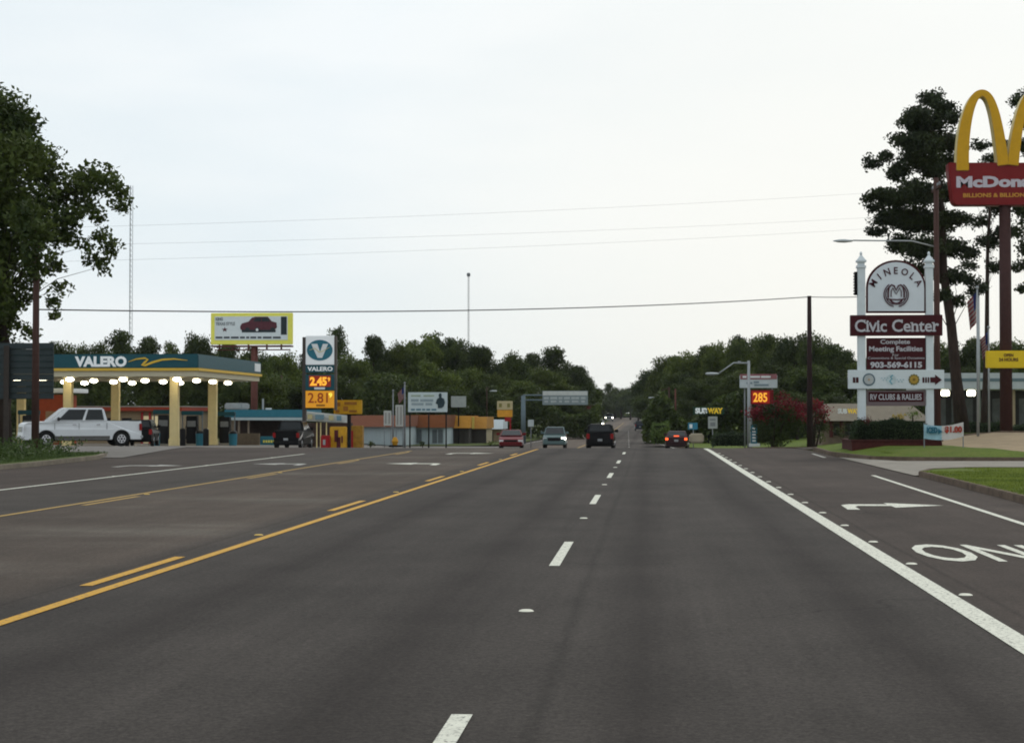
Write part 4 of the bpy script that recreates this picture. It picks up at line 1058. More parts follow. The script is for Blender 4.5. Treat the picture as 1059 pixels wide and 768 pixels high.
def lamp_head(mb, x, y, z, dirx, L=.75):
    n = 10; base_ = len(mb.v); prof = [(0, .05), (.12, .09), (.4, .13), (.7, .11), (L, .03)]
    for (u, r) in prof:
        for k in range(n):
            a = 2 * PI * k / n; mb.v.append((x + dirx * u, y + r * 1.3 * math.cos(a), z + r * .7 * math.sin(a) - .02))
    for i in range(len(prof) - 1):
        for k in range(n): mb.f.append([base_ + i * n + k, base_ + i * n + (k + 1) % n, base_ + (i + 1) * n + (k + 1) % n, base_ + (i + 1) * n + k])
    mb.f.append([base_ + k for k in range(n)]); mb.f.append([base_ + (len(prof) - 1) * n + k for k in range(n)][::-1])
MATS['cable'] = WIRE
HEAD = mat('lamp_head_grey', (.42, .45, .46), .4, .06, metal=.2)
# tall wooden pole on the right with long lamp arm and crossarm
t, x, z, z0 = tapered(969.5, 86, 184, .17, .12, POLEB, 'utility_pole', 'tall brown utility pole behind the civic sign, its lamp arm reaching left', 'utility pole')
za = W(968, 249, 86).z; xe = W(882, 247, 86).x
mb = MB(); mb.tube([(x, 86, za - .3), (x - 1.2, 86, za), (xe, 86, za + .05)], .035, 8); mb.build('lamp_arm', STEEL, t, smooth=True)
mb = MB(); lamp_head(mb, xe, 86, za + .05, -1, .95); mb.build('lamp_head', HEAD, t, smooth=True)
PX = x; PZ = z
mb = MB(); mb.box(x - .06, x + .06, 84.9, 87.1, z - .6, z - .48); mb.build('crossarm', WOODPOLE, t)
for s in (-1.1, -.5, .5, 1.1):
    mb = MB(); mb.tube([(x, 86 + s * .9, z - .48), (x, 86 + s * .9, z - .38), (x, 86 + s * .9, z - .3)], [.03, .06, .03], 8); mb.build('insulator', GREYPOST, t)
# bare utility pole right
t, UX, UZ, _ = tapered(837.5, 96, 306, .17, .11, mat('dark_pole_wood', (.028, .016, .016), .9, .3, 6, stretch=(1, 1, .1)), 'utility_pole', 'bare dark utility pole standing between the two red shrubs', 'utility pole')
# left utility pole
t, LX, LZ, _ = tapered(36.5, 60.3, 232, .14, .10, POLEB, 'utility_pole', 'reddish brown utility pole in front of the grey sign back at the left edge', 'utility pole')
def cable(a, b, sag, r, label, group=None, n=36):
    a = Vector(a); b = Vector(b)
    mb = MB(); mb.tube([a.lerp(b, i / n) - Vector((0, 0, sag * 4 * (i / n) * (1 - i / n))) for i in range(n + 1)], r, 5)
    o = mb.build('power_line', WIRE, loc=tuple(a)); tag(o, label, 'cable', group)
c1 = W(36.5, 320, 60.3)
cable((LX + .1, 60.3, c1.z), (UX, 96, UZ - .05), .35, .024, 'thick dark cable crossing the road from the left pole to the bare pole')
cable((UX, 96, UZ - .05), (PX, 86, W(968, 301, 86).z), .12, .02, 'short dark cable from the bare pole towards the civic sign')
for (rl, rr, pl) in ((236, 195, 1), (254, 221, 2), (271, 232, 3)):
    a = W(36.5, rl, 60.3); b = W(968, rr, 86)
    cable((LX, 60.3, a.z), (PX, 86, b.z), .2, .003, ['', 'thin pale cable high across the sky, topmost of three', 'thin pale cable high across the sky, middle of three', 'thin pale cable high across the sky, lowest of three'][pl], 'thin cables across the sky')
# far street poles
def small_pole(p, Y, rt, label, m=GREYPOST, r=.09, head=None, nm='street_lamp', cat='street lamp', group=None):
    t, x, z, z0 = tapered(p, Y, rt, r, r * .7, m, nm, label, cat)
    if group: t['group'] = group
    if head:
        dp, dr = head
        e = W(p + dp, rt + dr, Y)
        mb = MB(); mb.tube([(x, Y, z - .15), ((x + e.x) / 2, Y, (z + e.z) / 2 + .25), (e.x, Y, e.z)], r * .4, 8); mb.build('lamp_arm', m, t, smooth=True)
        mb = MB(); lamp_head(mb, e.x, Y, e.z, -1 if dp < 0 else 1, .8); mb.build('lamp_head', HEAD, t, smooth=True)
    return t, x, z
small_pole(774.5, 104, 373, 'grey street lamp post with a curved arm beside the lit red price sign', STEEL, .11, (-31, 13))
mb = MB(); v = W(774, 375, 104); mb.tube([(v.x, 104, v.z), (v.x - .5, 104, v.z + .02)], .03, 6); mb.box(v.x - .62, v.x - .45, 103.9, 104.1, v.z - .05, v.z + .1); 
o = mb.build('camera_arm', STEEL, loc=(v.x, 104, v.z - .05)); tag(o, 'small sensor arm at the very top of the grey street lamp post', 'sensor')
small_pole(692, 190, 400, 'dark wooden street pole right of the far road with a lamp to its left', WOODPOLE, .14, (-14, 11))
small_pole(698.5, 175, 402, 'reddish pole with a pale round tip behind the braking car', RUST, .11, None, 'utility_pole', 'utility pole')
small_pole(503.5, 190, 400, 'thin pole with a small lamp between the mast and the cream sign', WOODPOLE, .08, (3, 4))
small_pole(291, 175, 388, 'distant utility pole seen between the canopy and the price sign', WOODPOLE, .13, None, 'utility_pole', 'utility pole')
small_pole(448.5, 205, 396, 'distant utility pole behind the white hoarding', WOODPOLE, .12, None, 'utility_pole', 'utility pole')
# sky-side flag pole and second lamp by the pines
flagpole(1011.5, 88, 299, .07, 'tall pale flag pole with a limp striped flag among the pines', (-1, (.45, 1.5)), m=STEEL)
flagpole(1023, 96, 340, .06, 'second pale flag pole with a limp dark red flag under the yellow sign', (-1, (.4, 1.2)), m=STEEL)
t, x, z = small_pole(1013.2, 120, 300, 'dark flat topped lamp post behind the tall flag pole', STEEL, .06)
mb = MB(); v = W(1004, 303.5, 120); mb.box(v.x - .35, v.x + .5, 119.8, 120.2, v.z - .06, v.z + .06); mb.build('lamp_head', BLACK, t, bevel=.02)

# overhead sign on green post
YO = 170
t = empty('overhead_sign', (W(541, 450, YO).x, YO, gz(-12, YO)), 'wide grey road sign hung over the far lanes from a steel mast post', 'road sign')
v = W(541, 440, YO); z0 = gz(v.x, YO)
mb = MB(); mb.tube([(v.x, YO + .2, z0), (v.x, YO + .2, W(541, 409, YO).z)], [.26, .2], 12); mb.build('post', mat('mast_green_grey', (.12, .16, .18), .6, .1, metal=.3), t, smooth=True)
e = W(606, 411, YO)
for rr in (408.5, 413.5):
    mb = MB(); zz = W(541, rr, YO).z; mb.tube([(v.x, YO + .25, zz), (e.x, YO + .25, zz)], .07, 8); mb.build('arm', MATS['mast_green_grey'], t)
mb = MB(); mb.boxpx(561, 404, 608, 418.5, YO, .1); mb.build('panel', mat('sign_grey', (.20, .24, .25), .6, .12), t)
mb = MB(); mb.boxpx(561.5, 404.4, 607.5, 408.6, YO - .015, .012); mb.build('top_band', mat('sign_pale', (.5, .52, .5), .6, .15, 2), t)
mb = MB(); x_ = 562.5
for w_ in (5, 7, 4, 6, 8, 5): mb.boxpx(x_, 410.3, x_ + w_, 412.6, YO - .015, .012); mb.boxpx(x_ + .6, 414, x_ + w_ - .6, 416, YO - .015, .012); x_ += w_ + 1.6
mb.build('lettering', mat('sign_text', (.36, .4, .4), .6, .15), t)

# ------------------------------------------------------------------ right hand signs
rs = board_sign(108, 765, 388, 804, 401, (770.5, 799), 'white sign board with a red upper stripe on two posts behind the street lamp', mat('board_white', (.5, .55, .57), .6, .1), pw=1.5)
mb = MB(); mb.boxpx(765.5, 386.6, 803.5, 392, 107.97, .26); mb.build('header', mat('faded_red_header', (.28, .12, .13), .6, .25, 2), rs)
mb = MB()
for (a, b) in ((768, 772), (776, 786), (787, 797)): mb.boxpx(a, 388.6, b, 390.6, 107.95, .017)
mb.build('lettering', WHITE, rs)
mb = MB()
for q in ((772, 395, 778, 397), (779.5, 394, 785, 396), (780, 397, 795, 399)): mb.boxpx(*q, 107.98, .018)
mb.build('lettering', mat('faded_grey_blue', (.2, .26, .29), .7, .1), rs)
t = empty('price_sign', (W(788, 450, 106).x, 106, gz(7, 106)), 'small red cabinet with lit amber numbers above the large red shrub', 'price sign')
mb = MB(); mb.boxpx(776, 403, 800, 418, 106.2, .35); mb.build('cabinet', mat('red_cabinet', (.16, .008, .01), .5, .15), t, bevel=.03)
mb = MB(); mb.boxpx(777.5, 404.4, 796, 417, 106.17, .028); mb.build('display', mat('red_glow', (.2, .01, .01), .5, 0, emit=(.7, .04, .02), es=.22), t)
textpx('285', 779, 406, 793.5, 415.5, 106.15, LED, t, .02)
for p in (777, 799):
    v = W(p, 440, 106.4); mb = MB(); mb.tube([(v.x, 106.4, gz(v.x, 106)), (v.x, 106.4, W(p, 404, 106.4).z)], .05, 8); mb.build('post', GREYPOST, t)
t = empty('banner', (W(783, 455, 100).x, 100, gz(6, 100)), 'narrow teal upright banner at the foot of the street lamp post', 'banner')
mb = MB(); mb.boxpx(776.5, 439, 783, 461, 100, .04); mb.build('cloth', TEAL2, t)
mb = MB()
for k in range(5): mb.boxpx(778, 442 + k * 3.2, 781.5, 443.7 + k * 3.2, 99.975, .02)
mb.build('lettering', WHITE, t); mb = MB(); mb.boxpx(775, 458.5, 786, 461.5, 99.97, .4); mb.build('base', WHITE, t)
for p in (776.3,):
    v = W(p, 450, 100); mb = MB(); mb.tube([(v.x, 100.02, gz(v.x, 100)), (v.x, 100.02, W(p, 438, 100).z)], .025, 6); mb.build('pole', STEEL, t)
t = empty('shop_sign', (W(733, 450, 170).x, 170, gz(5, 170)), 'small white and yellow lettered sign high on a thin pole before the dark wood', 'sign')
mb = MB(); v = W(733, 450, 170); mb.tube([(v.x, 170.2, gz(v.x, 170)), (v.x, 170.2, W(733, 424, 170).z)], .07, 8); mb.build('pole', DARK, t)
mb = MB(); mb.boxpx(717, 420.5, 749, 428.5, 170.05, .12); mb.build('panel', mat('dark_green_panel', (.015, .05, .03), .6, .1), t)
textpx('SUB', 719, 421.6, 731.5, 427.6, 170.04, WHITE_LIT, t, .06); textpx('WAY', 731.5, 421.6, 747.5, 427.6, 170.04, mat('sign_yellow', (.7, .45, .03), .5, 0, emit=(1, .7, .05), es=.15), t, .06)
board_sign(120, 732.3, 430.5, 742, 443, (737,), 'white rectangular speed limit sign below the slanted shop sign', mat('sign_pale_grey', (.36, .38, .36), .7, .1), [(734, 433, 740, 434.5), (734.5, 436.5, 739.8, 440.5)], ml=GREYPOST, th=.04, pw=.9)
board_sign(128, 711.5, 437, 721.5, 444, (717,), 'small blue and white sign above the pale stone block', mat('sign_blue', (.04, .2, .3), .6, .1), [(713, 438.5, 716, 442.5)], ml=WHITE, th=.04, pw=.8)
mb = MB(); mb.boxpx(713.5, 448.5, 728, 458, 124, 2.5); o = mb.build('stone_block', mat('pale_stone', (.35, .3, .22), .9, .15), bevel=.1); tag(o, 'long pale stone block on the grass just right of the braking car', 'stone')
hedge('hedge', 675, 692, 436, 458, 145, 14, 'bright green roadside hedge on the bank left of the braking car', leafmat('leaf_bright', (.035, .07, .012), (.09, .13, .025)), .2, 3500, 71)
hedge('hedge', 738, 775, 447, 461, 112, 2, 'low dark hedge behind the speed limit sign', GH, .12, 2500, 72)
# beige shop right
t = empty('roadside_shop', (W(870, 450, 128).x, 128, gz(10, 128)), 'low beige roofed shop with brick posts behind the civic sign hedge', 'shop')
a = W(846, 440, 128).x; b = W(964, 440, 128).x; zz0 = gz(12, 128) - .6; z1 = W(880, 435, 128).z; z2 = W(880, 417, 128).z
mb = MB(); mb.box(a + .4, b - .3, 129.2, 138, zz0, z1); mb.build('wall', mat('beige_wall', (.2, .15, .11), .9, .15), t)
mb = MB(); mb.add([(a, 128, z1), (b, 128, z1), (b, 139, z1), (a, 139, z1), (a + 1.2, 130.5, z2), (b - 1.2, 130.5, z2), (b - 1.2, 136, z2), (a + 1.2, 136, z2)], [(0, 1, 5, 4), (1, 2, 6, 5), (2, 3, 7, 6), (3, 0, 4, 7), (4, 5, 6, 7), (0, 3, 2, 1)])
mb.build('roof', mat('beige_shingle', (.20, .17, .13), .9, .12, 2), t)
for p in (858, 869, 882, 897, 913, 930, 947):
    mb = MB(); mb.boxpx(p, 435.2, p + 3.5, 452, 128.4, .3); mb.build('pillar', BRICK, t)
for p in (862, 874, 887, 902, 918, 935):
    mb = MB(); mb.boxpx(p, 438, p + 6, 450, 129.15, .03); mb.build('window', MATS['brown_window'], t)
textpx('SUB', 866.5, 422.3, 876, 427.5, 128.5, WHITE, t, .04); textpx('WAY', 876.5, 422.3, 889, 427.5, 128.5, MATS['sign_yellow'], t, .04)
shrub(872, 436, 457, 20, 108, 'round dark shrub in front of the beige shop, left of the civic sign', G1, 81, .11)
shrub(848, 447, 458, 12, 104, 'small pale green bush right of the smaller red shrub', G2, 82, .1)
# white canopied building
YR = 135
t = empty('drive_through_canopy', (W(1015, 450, YR).x, YR, gz(25, YR)), 'white flat canopy with a grey stripe and glowing lamps behind the pines', 'building')
mb = MB(); mb.boxpx(955, 385.5, 1120, 402.5, YR, 9); mb.build('fascia', mat('canopy_white', (.42, .45, .46), .6, .06), t, bevel=.04)
mb = MB(); mb.boxpx(954.5, 391, 1120.5, 394.2, YR - .04, 9.08); mb.build('stripe', mat('stripe_grey', (.12, .17, .19), .6, .05), t)
for p in (979.5, 1006.5, 1072, 1096):
    c = W(p, 405, YR); mb = MB(); mb.box(c.x - .28, c.x + .28, YR + .6, YR + 1.1, c.z - .3, c.z + .1); mb.build('lamp', LAMP, t, bevel=.06)
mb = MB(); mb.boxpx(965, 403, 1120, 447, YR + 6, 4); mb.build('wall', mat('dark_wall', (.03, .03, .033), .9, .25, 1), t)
for p in (968, 1046, 1100):
    mb = MB(); mb.boxpx(p, 402.6, p + 4, 447, YR + .5, .3); mb.build('column', TAN, t)
mb = MB()
for k in range(10): mb.boxpx(970 + k * 14, 412, 978 + k * 14, 440, YR + 5.96, .03)
mb.build('window', mat('dim_window', (.07, .08, .085), .2, .3, 1), t)
hedge('hedge', 985, 1042, 437, 449, 104, 1.6, 'low dark hedge at the foot of the pines behind the gravel', GH, .12, 4500, 73)
hedge('hedge', 1048, 1110, 440, 446, 108, 1.2, 'thin low hedge right of the thick sign pole', GH, .12, 2500, 74)
# strip of grass in front of that hedge
sheet('grass_strip', [(15.3, 96), (60, 97), (60, 104), (17.1, 104)], .10, LAWN)

# arches sign
YM = 94
ms = empty('arches_sign', (W(1042, 445, YM).x, YM + .4, gz(18, YM)), 'golden double arches standing on a red panel high on a thick brown pole', 'sign')
v = W(1042.5, 440, YM); mb = MB(); mb.tube([(v.x, YM + .45, gz(v.x, YM) - .1), (v.x, YM + .45, W(1042, 200, YM).z)], [.33, .3], 20)
mb.build('pole', mat('sign_pole_brown', (.05, .022, .02), .7, .15, 4), ms, smooth=True)
AY = mat('arch_yellow', (.55, .30, .010), .45, .08); AC = mat('arch_cream_side', (.62, .52, .25), .5, .06)
def arch(pts, name='arch'):
    xs = [p for p in pts]; n = len(pts)
    mb = MB(); mb.ribbon([px2(p, r, YM) for p, r, w in pts], [w * YM / FPX for _, _, w in pts], YM - .06, YM + .75)
    o = mb.build(name, AY, ms, bevel=.03)
    o.data.materials.append(AC)
    for p in o.data.polygons:
        if abs(p.normal.y) < .5: p.material_index = 1
def archpts(x0, xa, x1, yb0, yt, yb1, w0, w1):
    P = []
    for i in range(25):
        t_ = i / 24
        if t_ <= .5:
            u = t_ * 2; x = x0 + (xa - x0) * u ** 1.0; yb = yb0; k = 1 - u; r = yt + (yb - yt) * (k ** 2.3)
        else:
            u = (t_ - .5) * 2; x = xa + (x1 - xa) * u; yb = yb1; r = yt + (yb - yt) * (u ** 2.3)
        kk_ = abs(t_ - .5) * 2
        P.append((x, r, w1 + (w0 - w1) * kk_ ** .8))
    return P
def smooth_pts(K, n=6):
    out = []
    for i in range(len(K) - 1):
        p0 = K[max(i - 1, 0)]; p1 = K[i]; p2_ = K[i + 1]; p3 = K[min(i + 2, len(K) - 1)]
        for j in range(n):
            t_ = j / n; out.append(tuple(.5 * ((2 * b_) + (c_ - a_) * t_ + (2 * a_ - 5 * b_ + 4 * c_ - d_) * t_ * t_ + (3 * b_ - a_ - 3 * c_ + d_) * t_ ** 3) for a_, b_, c_, d_ in zip(p0, p1, p2_, p3)))
    return out + [K[-1]]
KA = [(995.5, 176.5, 12.6), (996, 152, 12.2), (998.5, 130, 11.2), (1003, 112, 9.6), (1009, 100, 8), (1016, 96.3, 7), (1022.5, 100.5, 7.5), (1027.5, 112, 8.6), (1031.5, 129, 9.8), (1035, 150, 10.8), (1037.5, 171, 11.4)]
arch(smooth_pts(KA)); arch(smooth_pts([(2085 - a_, b_, c_) for a_, b_, c_ in reversed(KA)]))
mb = MB(); rp = [(981, 168), (1101, 168), (1101, 175), (1097, 209), (1094, 212), (989, 212), (985.5, 209), (981, 176)]
mb.prism([px2(p, r, YM) for p, r in rp][::-1], YM + .05, YM + .9); mb.build('red_panel', mat('sign_red', (.17, .007, .008), .4, .08), ms, bevel=.04)
textpx("McDonald's", 989, 182, 1096, 194.3, YM + .05, mat('letter_lilac', (.48, .45, .50), .5, .05), ms, .05)
textpx('BILLIONS & BILLIONS SERVED', 996, 200, 1090, 204.3, YM + .05, mat('letter_gold', (.5, .25, .04), .5, .1), ms, .03)
mb = MB(); mb.boxpx(1020, 362.5, 1066, 380.5, YM - .1, .3); mb.build('yellow_panel', mat('sign_amber', (.68, .48, .02), .5, .06), ms, bevel=.04)
textpx('OPEN', 1038, 365.5, 1048, 368.8, YM - .1, mat('brown_text', (.12, .06, .02), .6, 0), ms, .03); textpx('24 HOURS', 1033, 370, 1053, 373.6, YM - .1, MATS['brown_text'], ms, .03)

# civic sign
YC = 66
cs = empty('civic_sign', (W(927, 460, YC).x, YC + .1, gz(9.5, YC)), 'tall white two post civic centre sign with an arched top and maroon boards', 'sign')
S_ = YC / FPX
zg_ = gz(9.5, YC)
WP = mat('post_white', (.60, .65, .67), .5, .06)
for (p0, p1) in ((887.5, 895.5), (958, 965.8)):
    a = W(p0, 400, YC).x; b = W(p1, 400, YC).x; c = (a + b) / 2; h = (b - a) / 2; zt_ = W(p0, 277, YC).z
    mb = MB(); mb.box(a, b, YC, YC + 2 * h, zg_, zt_); mb.build('post', WP, cs, bevel=.012)
    mb = MB(); mb.box(a - .03, b + .03, YC - .03, YC + 2 * h + .03, zt_ + .002, zt_ + .09); mb.box(a + .02, b - .02, YC + .02, YC + 2 * h - .02, zt_ + .09, zt_ + .22)
    mb.box(a - .04, b + .04, YC - .04, YC + 2 * h + .04, zt_ + .222, zt_ + .29)
    yc = YC + h; z = zt_ + .292
    mb.add([(a - .02, YC - .02, z), (b + .02, YC - .02, z), (b + .02, YC + 2 * h + .02, z), (a - .02, YC + 2 * h + .02, z), (c, yc, z + .24)], [(0, 1, 4), (1, 2, 4), (2, 3, 4), (3, 0, 4), (3, 2, 1, 0)])
    mb.tube([(c, yc, z + .18), (c, yc, z + .24), (c, yc, z + .29), (c, yc, z + .33)], [.03, .055, .045, .01], 8)
    mb.build('post_cap', WP, cs)
def archpoly(p0, p1, rt, rb, rs_, n=20):
    cxp = (p0 + p1) / 2; P = [(p0, rb), (p1, rb)]
    for i in range(n + 1):
        a = PI * i / n; P.append((cxp + (p1 - p0) / 2 * math.cos(a), rs_ - (rs_ - rt) * math.sin(a)))
    return [px2(p, r, YC) for p, r in P]
mb = MB(); mb.prism(archpoly(895.9, 957.6, 268.8, 323.6, 297), YC + .03, YC + .16); mb.build('arch_frame', MAROON, cs)
mb = MB(); mb.prism(archpoly(897.8, 955.8, 271, 321.6, 298), YC + .012, YC + .034); mb.build('arch_panel', mat('panel_white', (.62, .66, .70), .5, .04), cs)
MAR2 = mat('maroon_letter', (.06, .012, .02), .6, .05)
import mathutils
# arched MINEOLA with small serifs
cxx, czz = px2(926.7, 307, YC); Rr = 23.5 * S_
for i, ch in enumerate('MINEOLA'):
    a = R(148 - i * 19.3)
    me = text_mesh(ch, .012, .01); aa = np.array([v.co[:] for v in me.vertices]); lo = aa.min(0); hi = aa.max(0)
    hgt = 7.0 * S_; wd = (hi[0] - lo[0]) / (hi[1] - lo[1]) * hgt * .92
    ro = a - PI / 2
    for v in me.vertices:
        u = ((v.co.x - lo[0]) / (hi[0] - lo[0]) - .5) * wd; w = (v.co.y - lo[1]) / (hi[1] - lo[1]) * hgt
        x = u; zz = Rr + w
        v.co = (cxx + x * math.cos(ro) - zz * math.sin(ro), YC - .0 - v.co.z, czz + x * math.sin(ro) + zz * math.cos(ro))
    link_mesh('lettering', me, MAR2, cs)
# emblem: broken ring, twin arches, bowl
def circ(c0, r0, rad, a0, a1, n=20): return [px2(c0 + rad * math.cos(R(a)), r0 - rad * math.sin(R(a)), YC) for a in np.linspace(a0, a1, n)]
mb = MB(); ex, er = 926.8, 304.5
for a0, a1 in ((125, 258), (-78, 55)):
    mb.ribbon(circ(ex, er, 12.6, a0, a1), .035, YC - .02, YC + .008); mb.ribbon(circ(ex, er, 10.8, a0 + 4, a1 - 4) , .03, YC - .02, YC + .008)
mb.ribbon([px2(p, r, YC) for p, r in ((918.5, 308), (918.5, 302), (919.5, 297), (922, 294.5), (924.6, 295.5), (926.8, 300), (929, 295.5), (931.6, 294.5), (934, 297), (935, 302), (935, 308))], .055, YC - .022, YC + .006)
mb.ribbon([px2(p, r, YC) for p, r in ((921.5, 307), (921.6, 301), (923, 297.5), (926.8, 304), (930.6, 297.5), (932, 301), (932, 307))], .03, YC - .024, YC + .004)
mb.ribbon([px2(p, r, YC) for p, r in ((917, 309.2), (926.8, 309.8), (936.5, 309.2))], .04, YC - .026, YC + .002)
mb.ribbon(circ(ex, 307.5, 6.4, 200, 340), .07, YC - .028, YC + .003)
mb.build('emblem', MAR2, cs)
def cboard(p0, r0, p1, r1, m, y, d, nm='board'):
    mb = MB(); mb.boxpx(p0, r0, p1, r1, y, d); return mb.build(nm, m, cs, bevel=.008)
cboard(879.5, 325.6, 974.8, 347, MAROON, YC - .08, .24)
SILV = mat('silver_letter', (.48, .47, .50), .5, .05)
# serif lettering: sans outlines plus bracket serifs
def serif_text(s, p0, r0, p1, r1, Y, m, parent, caps_h):
    me = text_mesh(s, .016, .01); aa = np.array([v.co[:] for v in me.vertices]); lo = aa.min(0); hi = aa.max(0); bpy.data.meshes.remove(me)
    a = W(p0, r0, Y).x; b = W(p1, r0, Y).x; zt_ = W(p0, r0, Y).z; zb_ = W(p0, r1, Y).z
    sx_ = (b - a) / (hi[0] - lo[0]); sz_ = (zt_ - zb_) / (hi[1] - lo[1])
    text_box(s, a, b, zb_, zt_, Y - .012, m, parent, .016)
    mb = MB()
    # advance widths measured glyph by glyph
    pre = ''
    for ch in s:
        if ch != ' ':
            me = text_mesh(pre + ch, .016, 0); e = max(v.co.x for v in me.vertices); bpy.data.meshes.remove(me)
            me = text_mesh(ch, .016, 0); q = np.array([v.co[:] for v in me.vertices]); bpy.data.meshes.remove(me)
            w = q[:, 0].max() - q[:, 0].min(); l = e - w; xh = q[:, 1].max()
            def bar(x_, z_, ww, hh=.07):
                X0 = a + (x_ - ww / 2 - lo[0]) * sx_; X1 = a + (x_ + ww / 2 - lo[0]) * sx_; Z0 = zb_ + (z_ - lo[1]) * sz_; mb.box(X0, X1, Y - .02, Y - .004, Z0, Z0 + hh * sz_)
            if ch == 'i': bar(l + w / 2, 0, w + .16); bar(l + w / 2 - .06, .47, w + .03)
            if ch == 'v': bar(l + .06, .47, .1); bar(l + w - .06, .47, .1)
            if ch == 'n': bar(l + .05, 0, .24); bar(l + w - .06, 0, .24); bar(l + .01, .47, .16)
            if ch == 'r': bar(l + .05, 0, .26); bar(l + .01, .47, .16)
            if ch == 'C': bar(l + w - .03, .50, .07, .2)
        pre += ch
    mb.build('lettering', m, parent)
serif_text('Civic Center', 884, 330.5, 971, 343.3, YC - .08, SILV, cs, 1)
cboard(896.2, 349.3, 957.4, 382, MAROON, YC + .05, .12)
textpx('Complete', 910.5, 351, 941, 357, YC + .05, SILV, cs, .02)
textpx('Meeting Facilities', 898.7, 358, 954, 364.8, YC + .05, SILV, cs, .025)
textpx('For', 923, 365.6, 929.5, 368.3, YC + .05, SILV, cs, .0)
textpx('Conventions & Special Occasions', 897.5, 369, 956.2, 372, YC + .05, SILV, cs, .0)
textpx('903-569-6115', 900, 374, 953.5, 380.4, YC + .05, SILV, cs, .04)
cboard(877.5, 382.3, 976.5, 401.8, WP, YC - .08, .24)
for (p, q) in ((882, 884.6), (885.2, 888)): cboard(p, 390, q, 395.6, MAROON, YC - .095, .012, 'stripe')
for (p, q) in ((954, 956), (956.8, 958.6), (959.4, 961)): cboard(p, 390, q, 395.6, MAROON, YC - .095, .012, 'stripe')
mb = MB(); mb.prism([px2(p, r, YC - .08) for p, r in ((962, 395.4), (962, 390), (967, 390), (967, 387.2), (974, 392.6), (967, 398), (967, 395.4))], YC - .1, YC - .083); mb.build('arrow', MAROON, cs)
def disc(cx0, cr0, rad, m, y, nm='emblem', n=32, rad2=None):
    mb = MB(); P = [px2(cx0 + (rad if (rad2 is None or k % 2 == 0) else rad2) * math.cos(2 * PI * k / n), cr0 - (rad if (rad2 is None or k % 2 == 0) else rad2) * math.sin(2 * PI * k / n), YC - .08) for k in range(n)]
    mb.prism(P, y - .01, y); return mb.build(nm, m, cs)
disc(898.6, 392.4, 6.5, mat('emblem_blue', (.10, .15, .18), .6, .1), YC - .084); disc(898.6, 392.4, 5, mat('emblem_pale', (.4, .42, .42), .6, .2), YC - .095); disc(898.6, 392.4, 1.2, mat('emblem_tan', (.4, .3, .2), .6, .1), YC - .106)
disc(921.5, 392.2, 5.2, mat('emblem_pale_blue', (.48, .56, .58), .6, .15), YC - .084); disc(945.2, 392.4, 6.1, mat('emblem_olive', (.16, .14, .04), .6, .1), YC - .084, n=24, rad2=5.2); disc(945.2, 392.4, 4.2, mat('emblem_gold', (.42, .27, .05), .6, .15), YC - .095); disc(945.2, 392.4, 1.5, mat('emblem_bronze', (.2, .13, .03), .6, .1), YC - .106)
mb = MB(); mb.ribbon([px2(p, r, YC - .08) for p, r in ((923.5, 387.8), (920.8, 389.5), (922.5, 391.5), (920, 394), (922.5, 397))], .04, YC - .105, YC - .095)
for k in range(5): mb.boxpx(911.5 + k * 1.6, 390.5 + (k % 2) * 2, 912.3 + k * 1.6, 391.2 + (k % 2) * 2, YC - .1, .015); mb.boxpx(927.5 + k * 1.6, 392 + (k % 2) * 2, 928.3 + k * 1.6, 392.8 + (k % 2) * 2, YC - .1, .015)
mb.build('emblem', mat('emblem_teal', (.08, .3, .38), .6, .1), cs)
cboard(896.2, 403.4, 957.4, 419.5, mat('mauve_grey_frame', (.16, .12, .125), .6, .08), YC + .05, .1)
cboard(898.3, 405.3, 955.3, 415.2, MAROON, YC + .035, .014)
textpx('RV CLUBS & RALLIES', 900, 407.3, 953, 413.4, YC + .035, SILV, cs, .015)
# traffic light-like dark bracket beside the left post
mb = MB(); mb.boxpx(883.8, 281, 886.9, 305, YC + .05, .12)
for k in range(8): mb.boxpx(882.9, 282 + k * 3, 887, 283.4 + k * 3, YC + .03, .15)
mb.build('dark_bracket', DARK, cs)
# brick bed and hedge
t = empty('planter_bed', (W(928, 460, 64).x, 65.6, gz(9, 65)), 'low dark red brick planting bed round the foot of the civic sign', 'planting bed')
zg_ = gz(9.5, 65) + .2
a = W(881, 460, 64.3).x; b = W(974.5, 460, 64.3).x; zt_ = W(900, 456, 64.3).z
mb = MB(); mb.box(a, b, 64.3, 67.6, zg_ - .05, zt_); mb.build('wall', BRICK, t, bevel=.02)
mb = MB(); mb.box(a - .04, b + .04, 64.26, 67.64, zt_ + .003, zt_ + .05); mb.build('coping', mat('coping_brick', (.07, .022, .02), .9, .25, 8), t, bevel=.01)
hedge('hedge', 884, 960, 434.5, 456.5, 64.7, 1.2, 'dense dark clipped hedge growing in the brick bed', GH, .085, 9000, 75)
hedge('flower_clump', 944, 969, 452, 456.8, 64.5, .5, 'low dark foliage at the right end of the brick bed', GH, .06, 900, 76)
shrub(930, 424, 438, 16, 66.2, 'yellow flowering plant above the hedge under the lowest maroon board', GY, 83, .07)
shrub(944, 419, 438, 14, 66.6, 'bright green leafy plant beside the yellow flowers behind the hedge', leafmat('leaf_fresh', (.08, .13, .02), (.16, .22, .04)), 84, .08)
shrub(897.5, 430, 438, 5, 64.5, 'small red flower tuft at the left end of the hedge', GR, 85, .05)
